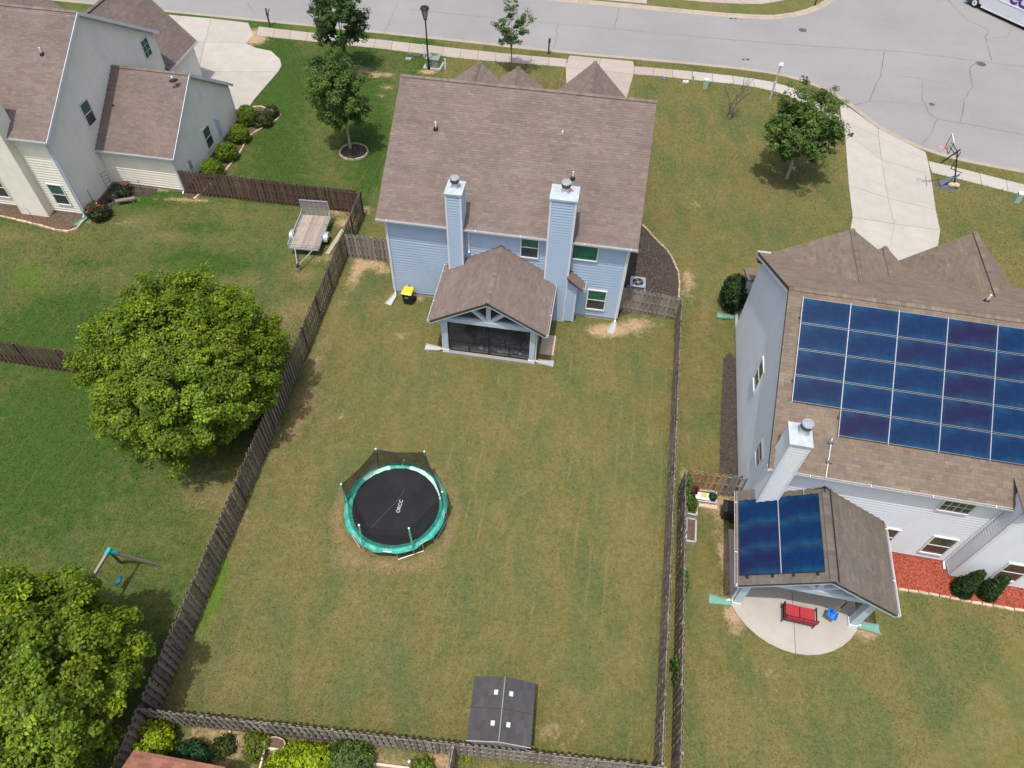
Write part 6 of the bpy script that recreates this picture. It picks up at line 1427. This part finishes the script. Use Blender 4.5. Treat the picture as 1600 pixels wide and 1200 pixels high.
def hoop():
    b0 = at(1490,291); T = thing('basketball_hoop', 'portable basketball hoop with clear backboard beside the pale driveway', 'basketball hoop', b0); o = V(b0.x,b0.y,0)
    top = at(1496,237,2.75)-o
    MB().tube([V(0,0,.1), top], .05, 8).build('pole', M['black'], T)
    MB().mesh([(-1.15,-.45,0),(.2,-.4,0),(.2,.4,0),(-1.15,.45,0),(-1.05,-.35,.18),(.12,-.32,.2),(.12,.32,.2),(-1.05,.35,.18)],[(3,2,1,0),(4,5,6,7),(0,1,5,4),(1,2,6,5),(2,3,7,6),(3,0,4,7)]).build('base', M['basegrey'], T)
    MB().mesh([(-1.1,-.3,.2),(-1.1,.3,.2),(-.05,.04,1.0),(-.05,-.04,1.0),(-1.1,-.3,.16),(-1.1,.3,.16),(-.05,.04,.92),(-.05,-.04,.92)],[(0,1,2,3),(4,5,6,7),(0,1,5,4),(2,3,7,6)]).build('brace_plate', M['basegrey'], T)
    for x, y, s_ in ((-.35,-.15,.25),(.0,-.2,.24),(-.15,.2,.22),(-.5,.15,.2)):
        MB().lathe([(s_*.6,.18),(s_,.24),(s_*.85,.33),(s_*.3,.37)],9,(x,y,0)).build('sand_bag', M['sand'], T)
    c = [at(1487.5,204.5,4.0)-o, at(1492,227,4.0)-o, at(1482,245.5,3.15)-o, at(1477,223,3.15)-o]; m = sum(c, V(0,0,0))/4; w_ = (c[1]-c[0]).normalized(); nn = w_.cross(V(0,0,1)); 
    if nn.x > 0: nn = -nn
    X = w_*.6; Z = V(0,0,.42)
    MB().obox(m, X, nn*.01, Z).build('backboard', M['backboard'], T)
    MB().bar(m+X+Z, m-X+Z, .04,.03).build('board_edge', M['white'], T); MB().bar(m+X-Z, m-X-Z, .04,.03).build('board_edge', M['black'], T)
    for s_ in (-1,1): MB().bar(m+X*s_+Z, m+X*s_-Z, .03,.03).build('board_edge', M['black'], T)
    rc = m+nn*.42-V(0,0,.30); rg = [rc+(w_*math.cos(a)+nn*math.sin(a))*.23 for a in np.linspace(0,2*math.pi,21)]
    r_ = MB().tube(rg, .013, 6, cap=False).build('rim', M['hoopred'], T); MB().obox(m+nn*.1-V(0,0,.30), w_*.07, nn*.1, V(0,0,.05)).build('rim_bracket', M['hoopred'], T)
    b = MB()
    for i in range(20):
        a, c2 = rg[i], rg[i+1]; lo = lambda q: rc+(q-rc)*.55-V(0,0,.38); b.poly([a, c2, lo(c2), lo(a)])
    b.build('net', M['hoopnet'], T)
    for dz in (.12,-.15): MB().bar(top+V(0,0,dz-.1), m-nn*.02+V(0,0,dz), .04,.05).build('arm', M['black'], T)
    MB().bar(top+V(.15,.05,.15), top+V(-.75,-.1,-.85), .07,.07).build('lift_lever', M['black'], T); MB().bar(top+V(.3,.1,-.05), top+V(.28,.1,-1.4), .04,.04).build('rear_strut', M['black'], T); MB().bar(top+V(.28,.1,-1.4), V(.05,0,1.1), .04,.04).build('rear_strut', M['black'], T)
hoop()
def truck():
    P0 = at(1532,11,.21); P1 = at(1600,42,.21); d = (P1-P0).normalized(); d.z = 0; ang = math.atan2(d.y,d.x)   # local +x runs to the rear, local -y faces the camera side
    T = thing('delivery_truck', 'white delivery truck with purple lettering at the top right corner', 'truck', (P0.x,P0.y,-.09), ang)
    body = MB(); body.box(0,8.2,.0,2.1,.30,3.45); bd = body.build('cargo_box', M['truckwhite'], T)
    MB().box(-.0,8.2,-.018,.0,.30,.36).build('skirt_rail', M['white'], bd); MB().box(.85,8.2,-.03,.0,1.44,1.5).build('belt_rail', M['white'], bd); MB().box(.0,8.2,.02,2.08,.2,.30).build('chassis', M['black'], T)
    MB().box(.83,.845,-.006,.0,.36,3.4).build('panel_seam', M['galv'], bd)
    MB().mesh([(-1.5,.05,.5),(0,.05,.5),(0,2.05,.5),(-1.5,2.05,.5),(-1.5,.05,1.3),(0,.05,2.3),(0,2.05,2.3),(-1.5,2.05,1.3)],[(3,2,1,0),(4,5,6,7),(0,1,5,4),(1,2,6,5),(2,3,7,6),(3,0,4,7)]).build('cab', M['truckwhite'], T)
    MB().mesh([(-1.42,.2,1.36),(-.08,.2,2.25),(-.08,1.9,2.25),(-1.42,1.9,1.36),(-1.42,.2,1.40),(-.08,.2,2.29),(-.08,1.9,2.29),(-1.42,1.9,1.40)],[(4,5,6,7),(0,1,5,4),(1,2,6,5),(2,3,7,6),(3,0,4,7)]).build('windscreen', M['glass_dark'], T)
    MB().box(-1.75,-1.5,.0,2.1,.3,.6).build('bumper', M['truckblue'], T); MB().box(-1.5,-.75,.02,.08,.3,.62).build('cab_skirt', M['truckblue'], T)
    for x in (-.73,6.2):
        for y in (.12,1.98):
            R_ = Matrix.Rotation(rad(90),3,'X'); wl = MB().lathe([(.15,-.13),(.36,-.13),(.42,-.08),(.42,.08),(.36,.13),(.15,.13)],20); wl.v = [tuple(R_@Vector(v)+V(x,y,.42)) for v in wl.v]; w2 = wl.build('wheel', M['rubber'], T)
            hb = MB().lathe([(.05,-.14),(.24,-.14),(.24,.14),(.05,.14)],16); hb.v = [tuple(R_@Vector(v)+V(x,y,.42)) for v in hb.v]; hb.build('hub', M['white'], w2); hc = MB().lathe([(.01,-.16),(.08,-.16),(.08,.16),(.01,.16)],10); hc.v = [tuple(R_@Vector(v)+V(x,y,.42)) for v in hc.v]; hc.build('hub_cap', M['black'], w2)
    for body_, mt, x in (('Fed','purple',1.28),('Ex','orangeletter',4.75)):
        tx = bpy.data.curves.new('t', 'FONT'); tx.body = body_; tx.size = 2.0; tx.offset = .035; tx.space_character = .92
        to = bpy.data.objects.new('tmp', tx); COL.objects.link(to); bpy.context.view_layer.update(); me = bpy.data.meshes.new_from_object(to.evaluated_get(bpy.context.evaluated_depsgraph_get())); bpy.data.objects.remove(to)
        me.materials.clear(); me.materials.append(M[mt]); o = bpy.data.objects.new('lettering', me); COL.objects.link(o); o.parent = T; o.location = (x,-.012,1.61); o.rotation_euler = (rad(90),0,0)
M['truckwhite'] = pm('truck_paint', (.66,.69,.72), .35, .05, 2, dirt=(.55,.54,.52)); M['truckblue'] = pm('truck_bumper', (.03,.05,.08), .4, .1, 4)
truck()
def car():
    T = thing('parked_car', 'dark blue car at the top edge on the far sidewalk side', 'car', V(22.2,77.4,0), rad(4)); m = pm('car_paint', (.012,.016,.05), .25, .05, 3, spec=.6)
    P = [(-2.2,.35),(2.2,.35),(2.25,.75),(1.2,.95),(.6,1.42),(-1.0,1.45),(-1.8,1.0),(-2.25,.9)]
    MB().extrude([(x,-.88,z) for x, z in P],(0,1.76,0)).build('body', m, T)
    MB().extrude([(1.05,-.895,.98),(.55,-.895,1.36),(-.95,-.895,1.38),(-1.5,-.895,1.0)],(0,.012,0)).build('side_window', M['glass_dark'], T)
    for x in (-1.35,1.35):
        for y in (-.8,.8):
            R_ = Matrix.Rotation(rad(90),3,'X'); wl = MB().lathe([(.1,-.11),(.3,-.11),(.33,0),(.3,.11),(.1,.11)],16); wl.v = [tuple(R_@Vector(v)+V(x,y,.33)) for v in wl.v]; wl.build('wheel', M['rubber'], T)
car()
for px, py, lb in ((1165,94,'dark fallen twigs on the asphalt above the bare tree'),(1146,30,'scattered dark twigs near the far kerb')):
    p = at(px,py,-.09); t_ = thing('fallen_twigs', lb, 'twigs', p, group='twigs on the road'); b = MB(); random.seed(px)
    for k in range(7): a = random.uniform(0,6.28); q = V(random.gauss(0,.25),random.gauss(0,.12),.02); b.tube([q, q+V(math.cos(a)*.3,math.sin(a)*.12,.03)],.012,5,.005)
    b.build('twig', M['bark'], t_, kind='stuff'); v, f, c = clumps(np.array([[-.25,0,.04],[.2,.05,.04]]), np.array([.12,.1]), 14, np.zeros(3), .09, (.03,.03,.025)); np_obj('dead_leaves', v, f, M['leaf'], c, t_, kind='stuff')

# ------------------------------------------------------------------ short turf blades over the lawns
def turf(n, x0, x1, y0, y1, blade):
    rng = np.random.default_rng(3); gx, gy, Z, A = LAWN
    x = rng.uniform(x0, x1, n); y = rng.uniform(y0, y1, n); keep = np.ones(n, bool)
    for F, (u0, u1, v0, v1) in ((FM,(-.1,13.35,-.1,13.8)),(FM,(3.7,9.1,-4.4,0)),(FL,(-18,.1,-.1,13.8)),(FL,(-.1,5.3,3.4,12.8)),(FL,(-8,.1,13.5,18.2)),(FR,(-.1,15.6,-.1,15.2)),(FR,(9.1,15.6,-.9,0))):
        dx = x-F.o.x; dy = y-F.o.y; u = dx*F.u.x+dy*F.u.y; v = dx*F.v.x+dy*F.v.y; keep &= ~((u > u0) & (u < u1) & (v > v0) & (v < v1))
    px = np.abs(x)/np.maximum(y+8, 1); keep &= px < 1.15                  # only the ground around the houses, not out to the horizon
    for P in EXCL:
        xs = [p[0] for p in P]; ys = [p[1] for p in P]; bb = (x > min(xs)-.3) & (x < max(xs)+.3) & (y > min(ys)-.3) & (y < max(ys)+.3) & keep; i = np.nonzero(bb)[0]
        if len(i): keep[i[in_poly(x[i], y[i], P)]] = False
    i = np.nonzero(keep)[0]; d = seg_dist(x[i], y[i], ROADP, True); keep[i[d < .3]] = False
    x = x[keep]; y = y[keep]; n = len(x); ix = np.clip(((x-gx[0])/.3).astype(int), 0, len(gx)-1); iy = np.clip(((y-gy[0])/.3).astype(int), 0, len(gy)-1)
    soil = A['soil'][iy, ix]; k = rng.random(n) > np.clip(soil*1.1-.1, 0, .95); x, y, ix, iy = x[k], y[k], ix[k], iy[k]; n = len(x); z = Z[iy, ix]
    a = rng.uniform(0, 6.283, n); L = blade*(.6+.8*rng.random(n)); w_ = .022+.02*rng.random(n); t = rng.uniform(.25, .9, n)
    dx, dy = np.cos(a), np.sin(a); B = np.stack([x, y, z-.005], 1)
    P0 = B+np.stack([-dy*w_, dx*w_, 0*x], 1); P1 = B-np.stack([-dy*w_, dx*w_, 0*x], 1); P2 = B+np.stack([dx*L*t, dy*L*t, L*np.sqrt(1-t*t)*.8], 1)
    v = np.stack([P0, P1, P2], 1).reshape(-1, 3)
    o = np_obj('grass', v, np.arange(3*n).reshape(n, 3), M['grass'], kind='stuff')
    for kx, arr in A.items():
        at_ = o.data.attributes.new(kx, 'FLOAT', 'POINT'); at_.data.foreach_set('value', np.repeat(arr[iy, ix], 3).astype(np.float32))
    tag(o, 'short mown grass blades covering the lawns', 'grass')
turf(900000, -34, 36, 3, 62, .058)

# ------------------------------------------------------------------ longer unmown grass at the feet of fences and along edges
def fringe():
    rng = np.random.default_rng(8); gx, gy, Z, A = LAWN; lines = []
    def ln(a, b, per=90, sp=.10): lines.append((np.array(a[:2]), np.array(b[:2]), per, sp))
    for a, b in ((fl(38), fl(6.8)), (fl(6.6), V(6,5.4,0)), (V(9.46,29.2,0), V(5.93,5.5,0)), (V(8.28,17.7,0), V(6.33,3.5,0)), (V(-22.5,39.5,0), V(-10.3,38.05,0)), (V(-30,24.55,0), V(-12.2,22.1,0)), (V(-10.4,33.75,0), V(-7.4,33.4,0))): ln(a, b)
    for P in EDGES:
        for i in range(len(P)):
            a, b = P[i], P[(i+1) % len(P)]
            if abs(a[0]) < 40 and a[1] < 66: lines.append((np.array(a), np.array(b), 34, .05))
    X = []; Y = []
    for a, b, per, sp in lines:
        L = np.linalg.norm(b-a); n = int(L*per*.5)+1; t = rng.random(n); clump = .5+.5*np.sin(t*L*2.1+a[0]*3)*np.sin(t*L*.7+a[1]); k = rng.random(n) < clump; t = t[k]; d = (b-a)/max(L, 1e-6)
        o = rng.normal(size=len(t))*sp; X.append(a[0]+(b[0]-a[0])*t-d[1]*o); Y.append(a[1]+(b[1]-a[1])*t+d[0]*o)
    x = np.concatenate(X); y = np.concatenate(Y); keep = np.ones(len(x), bool)
    for P in EXCL: keep &= ~(in_poly(x, y, P) & (seg_dist(x, y, P, True) > .05))
    for F, (u0, u1, v0, v1) in ((FM,(0,13.25,0,13.6)),(FL,(-18,0,0,18)),(FL,(0,5.2,3.5,12.6)),(FR,(0,15.6,0,15))):
        dx = x-F.o.x; dy = y-F.o.y; u = dx*F.u.x+dy*F.u.y; v = dx*F.v.x+dy*F.v.y; keep &= ~((u > u0) & (u < u1) & (v > v0) & (v < v1))
    x = x[keep]; y = y[keep]; n = len(x); ix = np.clip(((x-gx[0])/.3).astype(int), 0, len(gx)-1); iy = np.clip(((y-gy[0])/.3).astype(int), 0, len(gy)-1)
    a = rng.uniform(0, 6.283, n); L = .10+.12*rng.random(n); w_ = .012+.012*rng.random(n); t = rng.uniform(.1, .7, n); dx, dy = np.cos(a), np.sin(a); B = np.stack([x, y, 0*x-.005], 1)
    v = np.stack([B+np.stack([-dy*w_, dx*w_, 0*x], 1), B-np.stack([-dy*w_, dx*w_, 0*x], 1), B+np.stack([dx*L*t, dy*L*t, L*np.sqrt(1-t*t)], 1)], 1).reshape(-1, 3)
    o = np_obj('tall_grass', v, np.arange(3*n).reshape(n, 3), M['grass'], kind='stuff')
    for kx, arr in A.items():
        q = np.repeat(np.minimum(arr[iy, ix], .3)+(.22 if kx == 'lush' else 0)+(.12*rng.random(n) if kx == 'bright' else 0), 3); at_ = o.data.attributes.new(kx, 'FLOAT', 'POINT'); at_.data.foreach_set('value', q.astype(np.float32))
    tag(o, 'longer uncut grass along the fences and paving edges', 'grass')
fringe()
